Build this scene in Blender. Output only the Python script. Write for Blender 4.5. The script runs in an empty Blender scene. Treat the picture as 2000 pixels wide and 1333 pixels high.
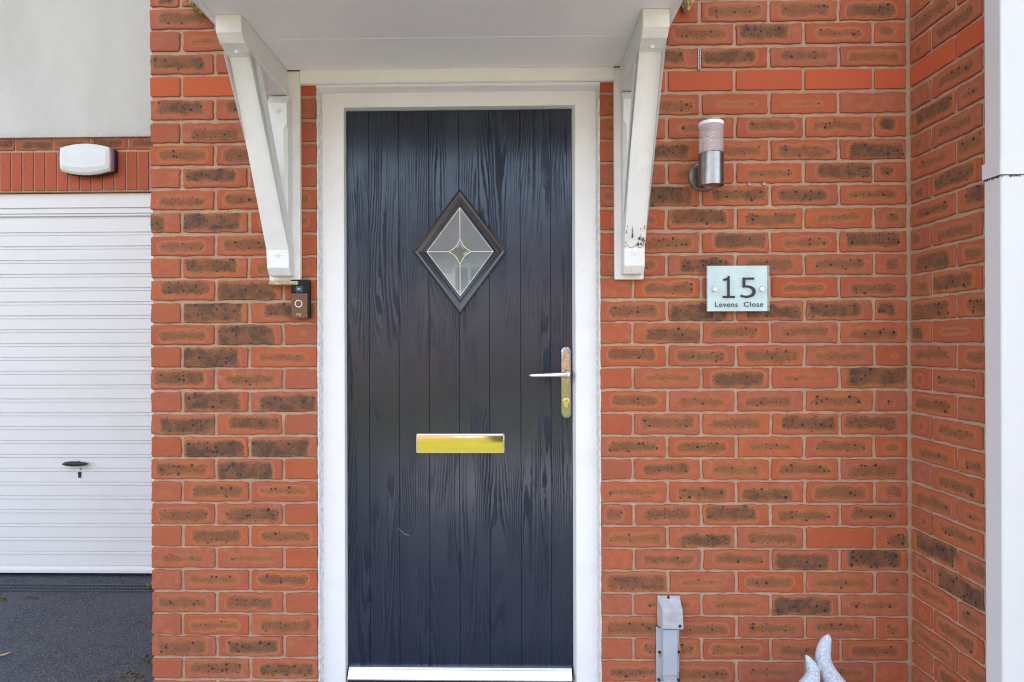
import bpy, bmesh, math, random
import numpy as np
from mathutils import Vector, Matrix, noise
R = math.radians
sc = bpy.context.scene
COL = sc.collection

# ------------------------------------------------------------------ camera, sky, sun, exposure
CAMZ = 1.345
CAM = Vector((0, -2.18, CAMZ))
F, CX, CY = 1297.0, 970.0, 669.0          # focal length and principal point on the 2000 px wide frame
ROT = Matrix.Rotation(R(1.2), 3, 'Z') @ Matrix.Rotation(R(90), 3, 'X') @ Matrix.Rotation(R(-0.19), 3, 'Z')
cd = bpy.data.cameras.new('camera')
cam = bpy.data.objects.new('camera', cd)
COL.objects.link(cam)
cam.matrix_world = Matrix.Translation(CAM) @ ROT.to_4x4()
cd.sensor_width = 36
cd.lens = F / 2000 * 36
cd.shift_x = (1000 - CX) / 2000
cd.shift_y = (CY - 666.5) / 2000
cd.clip_start = 0.05
cd.clip_end = 500
sc.camera = cam

w = bpy.data.worlds.new('World')
sc.world = w
w.use_nodes = True
wn = w.node_tree
bg = wn.nodes['Background']
sky = wn.nodes.new('ShaderNodeTexSky')
sky.sky_type = 'NISHITA'
sky.sun_disc = False
SUN_EL, SUN_AZ = 62, 14
sky.sun_elevation = R(SUN_EL)
sky.sun_rotation = R(SUN_AZ)
sky.air_density = 1.0
sky.dust_density = 1.6
hs = wn.nodes.new('ShaderNodeHueSaturation')
hs.inputs['Saturation'].default_value = 0.48
wn.links.new(sky.outputs[0], hs.inputs['Color'])
wn.links.new(hs.outputs[0], bg.inputs['Color'])
bg.inputs['Strength'].default_value = 0.13

sl = bpy.data.lights.new('sun', 'SUN')
sl.energy = 3.2
sl.angle = R(0.5)
sl.color = (1, 0.93, 0.83)
so = bpy.data.objects.new('sun', sl)
COL.objects.link(so)
sd = Vector((math.sin(R(SUN_AZ)) * math.cos(R(SUN_EL)), math.cos(R(SUN_AZ)) * math.cos(R(SUN_EL)), math.sin(R(SUN_EL))))
so.rotation_euler = sd.to_track_quat('Z', 'Y').to_euler()
so.location = (0, 8, 12)
sc.view_settings.view_transform = 'Standard'
sc.view_settings.look = 'None'
sc.view_settings.gamma = 1
sc.view_settings.exposure = 2.5
sc.cycles.max_bounces = 10
sc.cycles.transmission_bounces = 10
sc.cycles.caustics_reflective = False
sc.cycles.caustics_refractive = False
sc.cycles.sample_clamp_indirect = 6
sc.cycles.filter_width = 1.1


# ------------------------------------------------------------------ helpers
def P(px, py, Y):
    """point of the vertical plane y=Y that the photograph shows at pixel px,py"""
    d = ROT @ Vector((px - CX, -(py - CY), -F))
    t = (Y - CAM.y) / d.y
    return CAM + d * t


def PG(px, py, Z):
    d = ROT @ Vector((px - CX, -(py - CY), -F))
    return CAM + d * ((Z - CAM.z) / d.z)


def link_mesh(name, me, mats, parent=None, smooth=False, bevel=0, seg=2):
    o = bpy.data.objects.new(name, me)
    COL.objects.link(o)
    for m in (mats if isinstance(mats, (list, tuple)) else [mats]):
        me.materials.append(m)
    if smooth:
        me.polygons.foreach_set('use_smooth', [True] * len(me.polygons))
        if smooth == 'auto': me.set_sharp_from_angle(angle=R(28))
    if bevel:
        b = o.modifiers.new('bevel', 'BEVEL')
        b.width = bevel
        b.segments = seg
        b.limit_method = 'ANGLE'
        b.angle_limit = R(30)
        b.harden_normals = False
    if parent:
        o.parent = parent
        o.matrix_parent_inverse = parent.matrix_world.inverted()
    return o


def obj(name, bm, mats, parent=None, smooth=False, bevel=0, seg=2):
    bmesh.ops.recalc_face_normals(bm, faces=bm.faces[:])
    me = bpy.data.meshes.new(name)
    bm.to_mesh(me)
    bm.free()
    return link_mesh(name, me, mats, parent, smooth, bevel, seg)


def tag(o, label, cat, group=None, kind=None):
    if label: o['label'] = label
    if cat: o['category'] = cat
    if group: o['group'] = group
    if kind: o['kind'] = kind
    return o


def thing(name, label, cat, loc, group=None):
    o = bpy.data.objects.new(name, None)
    COL.objects.link(o)
    o.location = loc
    o.empty_display_size = 0.1
    o.matrix_world = Matrix.Translation(loc)
    return tag(o, label, cat, group)


def box(bm, x0, x1, y0, y1, z0, z1):
    v = [bm.verts.new(p) for p in ((x0, y0, z0), (x1, y0, z0), (x1, y1, z0), (x0, y1, z0),
                                   (x0, y0, z1), (x1, y0, z1), (x1, y1, z1), (x0, y1, z1))]
    for f in ((0, 3, 2, 1), (4, 5, 6, 7), (0, 1, 5, 4), (1, 2, 6, 5), (2, 3, 7, 6), (3, 0, 4, 7)):
        bm.faces.new([v[i] for i in f])
    return v


def prism(bm, pts, vec):
    """closed prism: polygon pts pushed along vec"""
    vec = Vector(vec)
    a = [bm.verts.new(p) for p in pts]
    b = [bm.verts.new(Vector(p) + vec) for p in pts]
    n = len(a)
    bm.faces.new(a)
    bm.faces.new(b[::-1])
    for i in range(n):
        bm.faces.new((a[i], b[i], b[(i + 1) % n], a[(i + 1) % n]))


def loft(bm, rings, cap=True, closed=True):
    """skin between equally long rings of points"""
    vs = [[bm.verts.new(p) for p in r] for r in rings]
    n = len(vs[0])
    for a, b in zip(vs, vs[1:]):
        for i in range(n if closed else n - 1):
            j = (i + 1) % n
            bm.faces.new((a[i], a[j], b[j], b[i]))
    if cap:
        bm.faces.new(vs[0][::-1])
        bm.faces.new(vs[-1])


def circ(c, r, n, axis='Z', ry=None):
    out = []
    ry = r if ry is None else ry
    for i in range(n):
        a = 2 * math.pi * i / n
        u, v = r * math.cos(a), ry * math.sin(a)
        c = Vector(c)
        out.append(c + (Vector((u, v, 0)) if axis == 'Z' else Vector((u, 0, v)) if axis == 'Y' else Vector((0, u, v))))
    return out


def lathe(bm, c, prof, n=32, axis='Z'):
    """prof: list of (radius, offset along the axis)"""
    d = Vector((0, 0, 1)) if axis == 'Z' else Vector((0, 1, 0)) if axis == 'Y' else Vector((1, 0, 0))
    loft(bm, [circ(Vector(c) + d * h, max(r, 1e-5), n, axis) for r, h in prof])


def extrude_profile_x(bm, prof, x0, x1):
    """closed y,z profile pushed along x"""
    prism(bm, [(x0, y, z) for y, z in prof], (x1 - x0, 0, 0))


# ------------------------------------------------------------------ node helper
class NT:
    def __init__(s, name):
        s.m = bpy.data.materials.new(name)
        s.m.use_nodes = True
        s.t = s.m.node_tree
        s.b = s.t.nodes['Principled BSDF']

    def n(s, typ, **kw):
        x = s.t.nodes.new(typ)
        for k, v in kw.items():
            setattr(x, k, v)
        return x

    def put(s, sock, v):
        if hasattr(v, 'is_output'):
            s.t.links.new(v, sock)
        elif isinstance(v, (tuple, list)):
            sock.default_value = tuple(v) if len(v) == len(sock.default_value) else tuple(v) + (1,)
        else:
            sock.default_value = v

    def math(s, op, a, b=None, c=None, clamp=False):
        x = s.n('ShaderNodeMath', operation=op, use_clamp=clamp)
        for i, v in enumerate((a, b, c)):
            if v is not None: s.put(x.inputs[i], v)
        return x.outputs[0]

    def ramp(s, v, lo, hi, a=0.0, b=1.0):
        x = s.n('ShaderNodeMapRange', interpolation_type='SMOOTHSTEP')
        s.put(x.inputs['Value'], v)
        for k, q in (('From Min', lo), ('From Max', hi), ('To Min', a), ('To Max', b)): s.put(x.inputs[k], q)
        return x.outputs[0]

    def lin(s, v, lo, hi, a=0.0, b=1.0):
        x = s.n('ShaderNodeMapRange')
        s.put(x.inputs['Value'], v)
        for k, q in (('From Min', lo), ('From Max', hi), ('To Min', a), ('To Max', b)): s.put(x.inputs[k], q)
        return x.outputs[0]

    def mix(s, f, a, b, mode='MIX'):
        x = s.n('ShaderNodeMix', data_type='RGBA', blend_type=mode)
        s.put(x.inputs[0], f); s.put(x.inputs[6], a); s.put(x.inputs[7], b)
        return x.outputs[2]

    def noise(s, vec, scale, detail=2, rough=0.5, dist=0.0):
        x = s.n('ShaderNodeTexNoise')
        if vec is not None: s.put(x.inputs['Vector'], vec)
        for k, q in (('Scale', scale), ('Detail', detail), ('Roughness', rough), ('Distortion', dist)): s.put(x.inputs[k], q)
        return x.outputs[0]

    def voro(s, vec, scale, rnd=1.0, feature='F1'):
        x = s.n('ShaderNodeTexVoronoi', feature=feature)
        s.put(x.inputs['Vector'], vec)
        s.put(x.inputs['Scale'], scale)
        s.put(x.inputs['Randomness'], rnd)
        return x

    def comb(s, x, y, z):
        n = s.n('ShaderNodeCombineXYZ')
        for i, v in enumerate((x, y, z)): s.put(n.inputs[i], v)
        return n.outputs[0]

    def sep(s, v):
        n = s.n('ShaderNodeSeparateXYZ')
        s.put(n.inputs[0], v)
        return n.outputs

    def attr(s, name):
        return s.n('ShaderNodeAttribute', attribute_name=name).outputs['Vector']

    def geo(s):
        return s.n('ShaderNodeNewGeometry').outputs['Position']

    def scale(s, v, k):
        x = s.n('ShaderNodeVectorMath', operation='MULTIPLY')
        s.put(x.inputs[0], v); s.put(x.inputs[1], k)
        return x.outputs[0]

    def bump(s, h, dist=0.001, strength=1.0, normal=None):
        x = s.n('ShaderNodeBump')
        s.put(x.inputs['Height'], h)
        x.inputs['Distance'].default_value = dist
        s.put(x.inputs['Strength'], strength)
        if normal is not None: s.put(x.inputs['Normal'], normal)
        return x.outputs[0]

    def out(s, **kw):
        for k, v in kw.items():
            s.put(s.b.inputs[k.replace('_', ' ')], v)
        return s.m


def simple(name, col, rough=0.5, metal=0.0, spec=0.5, nscale=0, namp=0.1, bscale=0, bdist=0.0005):
    t = NT(name)
    c = col + (1,) if len(col) == 3 else col
    if nscale:
        n = t.noise(t.geo(), nscale, 5, 0.6)
        c = t.mix(t.ramp(n, 0.35, 0.65), tuple(max(0, v * (1 - namp)) for v in col) + (1,), tuple(min(1, v * (1 + namp)) for v in col) + (1,))
    if bscale:
        t.put(t.b.inputs['Normal'], t.bump(t.noise(t.geo(), bscale, 4, 0.6), bdist))
    t.out(Base_Color=c, Roughness=rough, Metallic=metal)
    t.put(t.b.inputs['Specular IOR Level'], spec)
    return t.m


# ------------------------------------------------------------------ materials
def brick_material():
    t = NT('fireflash_brick')
    luv, par, ofs, tnt = (t.attr(k) for k in ('luv', 'par', 'ofs', 'tnt'))
    x, z, seed = t.sep(luv)[:3]
    hx, hz, st = t.sep(par)[:3]
    ox, oz, mg = t.sep(ofs)[:3]
    t1, t2, t3 = t.sep(tnt)[:3]
    v = t.comb(x, z, t.math('MULTIPLY', seed, 7.3))
    nA = t.noise(v, 45, 3, 0.6)
    nB = t.noise(v, 260, 4, 0.75)
    nC = t.noise(v, 900, 2, 0.6)
    # rounded box distance of the fire-flashed patch
    nL = t.noise(v, 24, 1, 0.5)
    wob = t.math('ADD', t.math('MULTIPLY', t.math('SUBTRACT', nA, 0.5), 0.007), t.math('MULTIPLY', t.math('SUBTRACT', nL, 0.5), 0.019))
    ax = t.math('ABSOLUTE', t.math('SUBTRACT', x, ox))
    az = t.math('ABSOLUTE', t.math('SUBTRACT', z, oz))
    rr = 0.018
    mx = t.math('ADD', mg, t.lin(t3, 0, 1, 0.006, 0.017))
    qx = t.math('ADD', t.math('SUBTRACT', ax, t.math('SUBTRACT', hx, mx)), rr)
    qz = t.math('ADD', t.math('SUBTRACT', az, t.math('SUBTRACT', hz, mg)), rr)
    mqx = t.math('MAXIMUM', qx, 0.0)
    mqz = t.math('MAXIMUM', qz, 0.0)
    ln = t.math('SQRT', t.math('ADD', t.math('MULTIPLY', mqx, mqx), t.math('MULTIPLY', mqz, mqz)))
    ins = t.math('MINIMUM', t.math('MAXIMUM', qx, qz), 0.0)
    d = t.math('ADD', t.math('SUBTRACT', t.math('ADD', ln, ins), rr), wob)
    dn = t.math('ADD', d, t.math('MULTIPLY', t.math('SUBTRACT', nB, 0.5), 0.012))
    on = t.ramp(st, 0.02, 0.25)
    inner = t.math('MULTIPLY', t.ramp(dn, 0.0012, -0.0062), on)
    nD = t.noise(v, 22, 2, 0.5)
    core = t.math('MULTIPLY', t.math('MULTIPLY', t.ramp(dn, -0.001, -0.015), t.ramp(nD, 0.34, 0.58, 0.30, 1.0)), on)
    ring = t.math('MULTIPLY', t.math('MULTIPLY', t.ramp(d, 0.0060, 0.0025), t.ramp(d, -0.0040, 0.0005)), on)
    # body colour
    body = t.mix(t1, (0.445, 0.108, 0.040, 1), (0.345, 0.108, 0.066, 1))
    body = t.mix(t.ramp(nA, 0.35, 0.75), body, t.mix(t2, (0.46, 0.150, 0.075, 1), (0.40, 0.088, 0.035, 1)))
    body = t.mix(t.ramp(nC, 0.55, 0.8, 0, 0.30), body, (0.60, 0.24, 0.13, 1))
    body = t.mix(t.ramp(nL, 0.55, 0.30, 0, 0.35), body, (0.36, 0.090, 0.045, 1))
    body = t.mix(t.ramp(nB, 0.50, 0.30, 0, 0.42), body, (0.30, 0.07, 0.035, 1))
    brown = t.mix(t3, (0.41, 0.155, 0.056, 1), (0.33, 0.130, 0.058, 1))
    dark = t.mix(t.ramp(nA, 0.4, 0.65), (0.085, 0.054, 0.038, 1), (0.165, 0.083, 0.045, 1))
    col = t.mix(t.math('MULTIPLY', inner, t.ramp(nL, 0.30, 0.60, 0.55, 0.95)), body, brown)
    col = t.mix(t.math('MULTIPLY', t.ramp(dn, -0.003, -0.015), t.math('MULTIPLY', on, 0.55)), col, (0.205, 0.088, 0.043, 1))
    depth = t.math('MULTIPLY', core, t.ramp(st, 0.55, 1.2, 0.04, 0.85))
    col = t.mix(depth, col, dark)
    col = t.mix(t.math('MULTIPLY', ring, t.lin(t2, 0, 1, 0.04, 0.32)), col, (0.54, 0.25, 0.12, 1))
    # speckle
    v2 = t.comb(x, z, t.math('MULTIPLY', seed, 3.1))
    fine = t.ramp(nB, 0.47, 0.40)
    fine = t.math('MULTIPLY', fine, t.math('MULTIPLY', inner, t.ramp(st, 0.2, 1.1, 0.15, 0.50)))
    col = t.mix(fine, col, (0.060, 0.035, 0.024, 1))
    vs = t.voro(v2, 170)
    cr = t.sep(vs.outputs['Color'])
    sp = t.math('MULTIPLY', t.ramp(vs.outputs['Distance'], t.math('MULTIPLY', cr[1], 0.42), t.math('MULTIPLY', cr[1], 0.30)),
                t.math('LESS_THAN', cr[0], t.lin(st, 0.2, 1.2, 0.32, 0.62)))
    sp = t.math('MULTIPLY', sp, inner)
    col = t.mix(t.math('MULTIPLY', sp, 0.95), col, (0.035, 0.022, 0.020, 1))
    vdist = t.n('ShaderNodeVectorMath', operation='ADD')
    t.put(vdist.inputs[0], v2)
    t.put(vdist.inputs[1], t.scale(t.n('ShaderNodeTexNoise').outputs['Color'], (0, 0, 0)))
    vb = t.voro(vdist.outputs[0], 66)
    cb = t.sep(vb.outputs['Color'])
    bd = t.math('ADD', vb.outputs['Distance'], t.math('MULTIPLY', t.math('SUBTRACT', nB, 0.5), 0.30))
    br = t.lin(cb[1], 0, 1, 0.14, 0.40)
    bl = t.math('MULTIPLY', t.ramp(bd, br, t.math('SUBTRACT', br, 0.06)),
                t.math('LESS_THAN', cb[0], t.lin(st, 0.3, 1.2, 0.20, 0.50)))
    bl = t.math('MULTIPLY', bl, t.math('MULTIPLY', t.ramp(dn, -0.001, -0.005), on))
    col = t.mix(t.math('MULTIPLY', bl, 0.92), col, t.mix(cb[2], (0.014, 0.015, 0.022, 1), (0.034, 0.038, 0.054, 1)))
    # pale grit
    vg = t.voro(v, 130)
    cg = t.sep(vg.outputs['Color'])
    gr = t.math('MULTIPLY', t.math('LESS_THAN', vg.outputs['Distance'], 0.09), t.math('LESS_THAN', cg[0], 0.035))
    col = t.mix(gr, col, (0.75, 0.55, 0.42, 1))
    # smooth orange course bricks: strength below zero
    red = t.math('LESS_THAN', st, -0.5)
    rc = t.mix(t1, (0.50, 0.102, 0.036, 1), (0.41, 0.085, 0.040, 1))
    rc = t.mix(t.ramp(nB, 0.4, 0.7, 0, 0.25), rc, (0.60, 0.14, 0.06, 1))
    col = t.mix(red, col, rc)
    # arris mixed to a darker brown
    ex = t.math('SUBTRACT', hx, t.math('ABSOLUTE', x))
    ez = t.math('SUBTRACT', hz, t.math('ABSOLUTE', z))
    ed = t.math('ADD', t.math('MINIMUM', ex, ez), t.math('MULTIPLY', t.math('SUBTRACT', nB, 0.5), 0.006))
    col = t.mix(t.ramp(ed, 0.0024, 0.0004, 0, 0.30), col, (0.20, 0.085, 0.05, 1))
    hh = t.math('ADD', t.math('MULTIPLY', nB, 0.9), t.math('MULTIPLY', nC, 0.5))
    hh = t.math('SUBTRACT', hh, t.math('MULTIPLY', bl, 0.5))
    nrm = t.bump(hh, 0.0024, t.lin(red, 0, 1, 0.75, 0.25))
    t.out(Base_Color=col, Roughness=t.lin(bl, 0, 1, 0.85, 0.5), Normal=nrm)
    t.put(t.b.inputs['Specular IOR Level'], 0.3)
    return t.m


def mortar_material():
    t = NT('mortar')
    g = t.geo()
    n1 = t.noise(g, 12, 4, 0.6)
    n2 = t.noise(g, 420, 4, 0.7)
    n3 = t.noise(g, 60, 4, 0.65)
    c = t.mix(t.ramp(n1, 0.35, 0.7), (0.50, 0.335, 0.225, 1), (0.41, 0.27, 0.18, 1))
    c = t.mix(t.ramp(n2, 0.45, 0.75, 0, 0.5), c, (0.60, 0.43, 0.31, 1))
    c = t.mix(t.ramp(n3, 0.52, 0.75, 0, 0.45), c, (0.30, 0.19, 0.125, 1))
    h = t.math('ADD', t.math('MULTIPLY', n2, 0.6), n3)
    t.out(Base_Color=c, Roughness=0.95, Normal=t.bump(h, 0.003, 0.8))
    t.put(t.b.inputs['Specular IOR Level'], 0.15)
    return t.m


def far_brick():
    t = NT('far_brick')
    b = t.n('ShaderNodeTexBrick')
    g = t.sep(t.geo())
    t.put(b.inputs['Vector'], t.comb(t.math('ADD', g[0], g[1]), g[2], 0.0))
    b.inputs['Color1'].default_value = (0.42, 0.12, 0.06, 1)
    b.inputs['Color2'].default_value = (0.30, 0.11, 0.06, 1)
    b.inputs['Mortar'].default_value = (0.45, 0.31, 0.21, 1)
    b.inputs['Scale'].default_value = 1
    b.inputs['Mortar Size'].default_value = 0.005
    b.inputs['Brick Width'].default_value = 0.225
    b.inputs['Row Height'].default_value = 0.075
    t.out(Base_Color=b.outputs['Color'], Roughness=0.85)
    return t.m


def upvc(name='white_upvc', col=(0.81, 0.81, 0.82), rough=0.32, dirt=0.25, dscale=9):
    t = NT(name)
    g = t.geo()
    n = t.noise(g, dscale, 5, 0.65)
    n2 = t.noise(t.scale(g, (1, 1, 0.25)), 70, 4, 0.7)
    n3 = t.noise(g, 330, 3, 0.7)
    dirtc = tuple(v * k for v, k in zip(col, (0.70, 0.68, 0.64))) + (1,)
    c = t.mix(t.math('MULTIPLY', t.ramp(n, 0.45, 0.8), dirt), col + (1,), dirtc)
    c = t.mix(t.math('MULTIPLY', t.ramp(n2, 0.56, 0.78), dirt), c, dirtc)
    c = t.mix(t.math('MULTIPLY', t.ramp(n3, 0.68, 0.76), dirt * 1.3), c, tuple(v * 0.45 for v in col) + (1,))
    t.out(Base_Color=c, Roughness=t.lin(n2, 0.3, 0.8, rough, rough + 0.2), Normal=t.bump(n, 0.002, 0.15))
    return t.m


def painted_wood():
    t = NT('painted_wood')
    g = t.geo()
    n = t.noise(g, 14, 5, 0.65)
    grain = t.noise(t.scale(g, (1, 1, 0.12)), 190, 4, 0.7)
    sp = t.noise(g, 210, 3, 0.75)
    c = t.mix(t.ramp(n, 0.42, 0.8, 0, 0.40), (0.80, 0.80, 0.785, 1), (0.60, 0.60, 0.58, 1))
    c = t.mix(t.ramp(sp, 0.63, 0.71, 0, 0.8), c, (0.36, 0.36, 0.35, 1))
    c = t.mix(t.ramp(grain, 0.62, 0.78, 0, 0.40), c, (0.50, 0.50, 0.49, 1))
    crack = t.ramp(t.noise(t.scale(g, (1, 1, 0.3)), 60, 5, 0.8), 0.675, 0.705)
    c = t.mix(t.math('MULTIPLY', crack, 0.7), c, (0.22, 0.21, 0.20, 1))
    t.out(Base_Color=c, Roughness=0.5, Normal=t.bump(t.math('ADD', grain, t.math('MULTIPLY', n, 2)), 0.0012, 0.6))
    return t.m


def door_material():
    t = NT('graphite_woodgrain')
    g = t.sep(t.geo())
    x, z = g[0], g[2]
    plank = t.math('FLOOR', t.math('DIVIDE', t.math('ADD', x, 5.0), 0.1018))
    px = t.math('MULTIPLY', plank, 3.7)
    v = t.comb(t.math('MULTIPLY', x, 1.0), px, t.math('MULTIPLY', z, 0.085))
    nb = t.noise(v, 13, 1.0, 0.4)
    vf = t.comb(x, px, t.math('MULTIPLY', z, 0.25))
    nf = t.noise(vf, 60, 3, 0.6)
    ph = t.math('ADD', t.math('MULTIPLY', nb, 100.0), t.math('MULTIPLY', x, 640.0))
    ph = t.math('ADD', ph, t.math('MULTIPLY', nf, 5.0))
    s1 = t.math('SINE', ph)
    groove = t.ramp(s1, -0.45, 0.35)                 # 1 plateau, 0 groove
    mod = t.ramp(t.noise(v, 30, 2, 0.5), 0.30, 0.52)
    vt = t.comb(x, px, t.math('MULTIPLY', z, 0.06))
    tick = t.ramp(t.noise(vt, 520, 2, 0.5), 0.42, 0.56)
    h = t.math('ADD', t.math('MULTIPLY', groove, t.lin(mod, 0, 1, 0.35, 1.0)), t.math('MULTIPLY', tick, 0.35))
    gm = t.ramp(t.noise(t.comb(x, px, t.math('MULTIPLY', z, 0.45)), 4.5, 3, 0.6), 0.36, 0.62, 0.18, 1.0)
    h = t.math('ADD', 1.1, t.math('MULTIPLY', t.math('SUBTRACT', h, 1.1), gm))
    gg = t.ramp(h, 0.15, 1.1)
    c = t.mix(gg, (0.0112, 0.0150, 0.0290, 1), (0.0120, 0.0165, 0.0325, 1))
    smear = t.ramp(t.noise(t.geo(), 5, 4, 0.6), 0.4, 0.75)
    rgh = t.lin(gg, 0, 1, 0.42, 0.18)
    rgh = t.math('ADD', rgh, t.math('MULTIPLY', smear, 0.05))
    dust = t.ramp(t.noise(t.geo(), 300, 2, 0.6), 0.745, 0.77)
    c = t.mix(t.math('MULTIPLY', dust, 0.4), c, (0.25, 0.26, 0.28, 1))
    t.out(Base_Color=c, Roughness=rgh, Normal=t.bump(h, 0.00025, 0.3))
    t.put(t.b.inputs['Specular IOR Level'], t.lin(gg, 0, 1, 0.30, 0.80))
    t.put(t.b.inputs['Specular Tint'], (0.76, 0.87, 1.0, 1))
    return t.m


def render_material():
    t = NT('cream_render')
    g = t.geo()
    n = t.noise(g, 260, 4, 0.75)
    n2 = t.noise(t.scale(g, (1, 1, 0.35)), 3.0, 5, 0.6)
    n3 = t.noise(g, 90, 4, 0.7)
    c = t.mix(t.ramp(n2, 0.35, 0.75), (0.72, 0.705, 0.66, 1), (0.63, 0.615, 0.57, 1))
    c = t.mix(t.ramp(n, 0.55, 0.75, 0, 0.5), c, (0.44, 0.43, 0.39, 1))
    c = t.mix(t.ramp(n3, 0.5, 0.8, 0, 0.2), c, (0.78, 0.77, 0.74, 1))
    zz = t.sep(g)[2]
    edge = t.math('MULTIPLY', t.ramp(zz, 2.64, 2.53), t.ramp(n3, 0.35, 0.6))
    c = t.mix(t.math('MULTIPLY', edge, 0.35), c, (0.33, 0.32, 0.28, 1))
    t.out(Base_Color=c, Roughness=0.95, Normal=t.bump(t.math('ADD', n, n3), 0.004, 0.8))
    t.put(t.b.inputs['Specular IOR Level'], 0.15)
    return t.m


def tarmac_material():
    t = NT('tarmac')
    g = t.geo()
    n = t.noise(g, 3.2, 7, 0.72, 0.5)
    v = t.voro(g, 150)
    vc = t.sep(v.outputs['Color'])
    c = t.mix(vc[0], (0.010, 0.013, 0.020, 1), (0.085, 0.094, 0.120, 1))
    c = t.mix(t.ramp(n, 0.35, 0.7, 0, 0.55), c, (0.088, 0.092, 0.108, 1))
    pale = t.math('LESS_THAN', vc[1], 0.03)
    c = t.mix(t.math('MULTIPLY', pale, 0.6), c, (0.22, 0.21, 0.20, 1))
    mo = t.ramp(t.noise(g, 6, 6, 0.7), 0.66, 0.76)
    c = t.mix(t.math('MULTIPLY', mo, 0.35), c, (0.055, 0.048, 0.02, 1))
    h = t.math('ADD', t.math('MULTIPLY', v.outputs['Distance'], -1.0), t.noise(g, 420, 3, 0.7))
    t.out(Base_Color=c, Roughness=0.75, Normal=t.bump(h, 0.0035, 0.9))
    t.put(t.b.inputs['Specular IOR Level'], 0.5)
    return t.m


def glass_pane():
    t = NT('textured_glass')
    g = t.geo()
    n = t.noise(g, 30, 4, 0.6)
    t.out(Base_Color=t.mix(n, (0.13, 0.155, 0.175, 1), (0.20, 0.23, 0.24, 1)), Roughness=0.06,
          Normal=t.bump(n, 0.0004, 0.15))
    t.put(t.b.inputs['Coat Weight'], 1.0)
    t.put(t.b.inputs['Coat Roughness'], 0.02)
    t.put(t.b.inputs['Specular IOR Level'], 1.0)
    return t.m


def pitted_chrome():
    t = NT('pitted_chrome')
    g = t.geo()
    n = t.ramp(t.noise(g, 330, 4, 0.75), 0.50, 0.60)
    big = t.ramp(t.noise(g, 24, 3, 0.5), 0.30, 0.45)
    p = t.math('MULTIPLY', n, big)
    c = t.mix(p, (0.52, 0.53, 0.50, 1), (0.10, 0.13, 0.13, 1))
    t.out(Base_Color=c, Metallic=t.lin(p, 0, 1, 1.0, 0.5), Roughness=t.lin(p, 0, 1, 0.09, 0.55))
    return t.m


def speckled_stone():
    t = NT('speckled_stone')
    g = t.geo()
    v = t.voro(g, 420)
    vc = t.sep(v.outputs['Color'])
    n = t.noise(g, 700, 3, 0.7)
    c = t.mix(t.ramp(n, 0.40, 0.60), (0.30, 0.345, 0.44, 1), (0.62, 0.66, 0.73, 1))
    c = t.mix(t.math('MULTIPLY', t.math('LESS_THAN', vc[0], 0.09), 0.7), c, (0.80, 0.82, 0.84, 1))
    c = t.mix(t.math('MULTIPLY', t.math('LESS_THAN', vc[1], 0.07), 0.7), c, (0.14, 0.15, 0.20, 1))
    t.out(Base_Color=c, Roughness=0.6, Normal=t.bump(n, 0.0008, 0.6))
    return t.m


def lawn_material():
    t = NT('lawn_grass')
    g = t.geo()
    n = t.noise(g, 0.6, 6, 0.65)
    n2 = t.noise(t.scale(g, (1, 4, 1)), 9, 4, 0.7)
    c = t.mix(t.ramp(n, 0.35, 0.7), (0.078, 0.074, 0.003, 1), (0.118, 0.102, 0.004, 1))
    c = t.mix(t.ramp(n2, 0.4, 0.75, 0, 0.7), c, (0.12, 0.105, 0.006, 1))
    t.put(t.b.inputs['Specular IOR Level'], 0.08)
    t.out(Base_Color=c, Roughness=0.9, Normal=t.bump(n2, 0.03, 0.6))
    return t.m


def rusty_cover():
    t = NT('galvanised_cover')
    g = t.geo()
    n = t.noise(t.scale(g, (1, 1, 0.3)), 60, 4, 0.6)
    n2 = t.noise(g, 14, 4, 0.6)
    c = t.mix(t.ramp(n2, 0.35, 0.7), (0.40, 0.45, 0.53, 1), (0.47, 0.49, 0.53, 1))
    c = t.mix(t.ramp(n, 0.55, 0.8, 0, 0.35), c, (0.34, 0.35, 0.36, 1))
    t.out(Base_Color=c, Roughness=0.42, Metallic=0.15, Normal=t.bump(n, 0.0006, 0.3))
    return t.m


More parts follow.
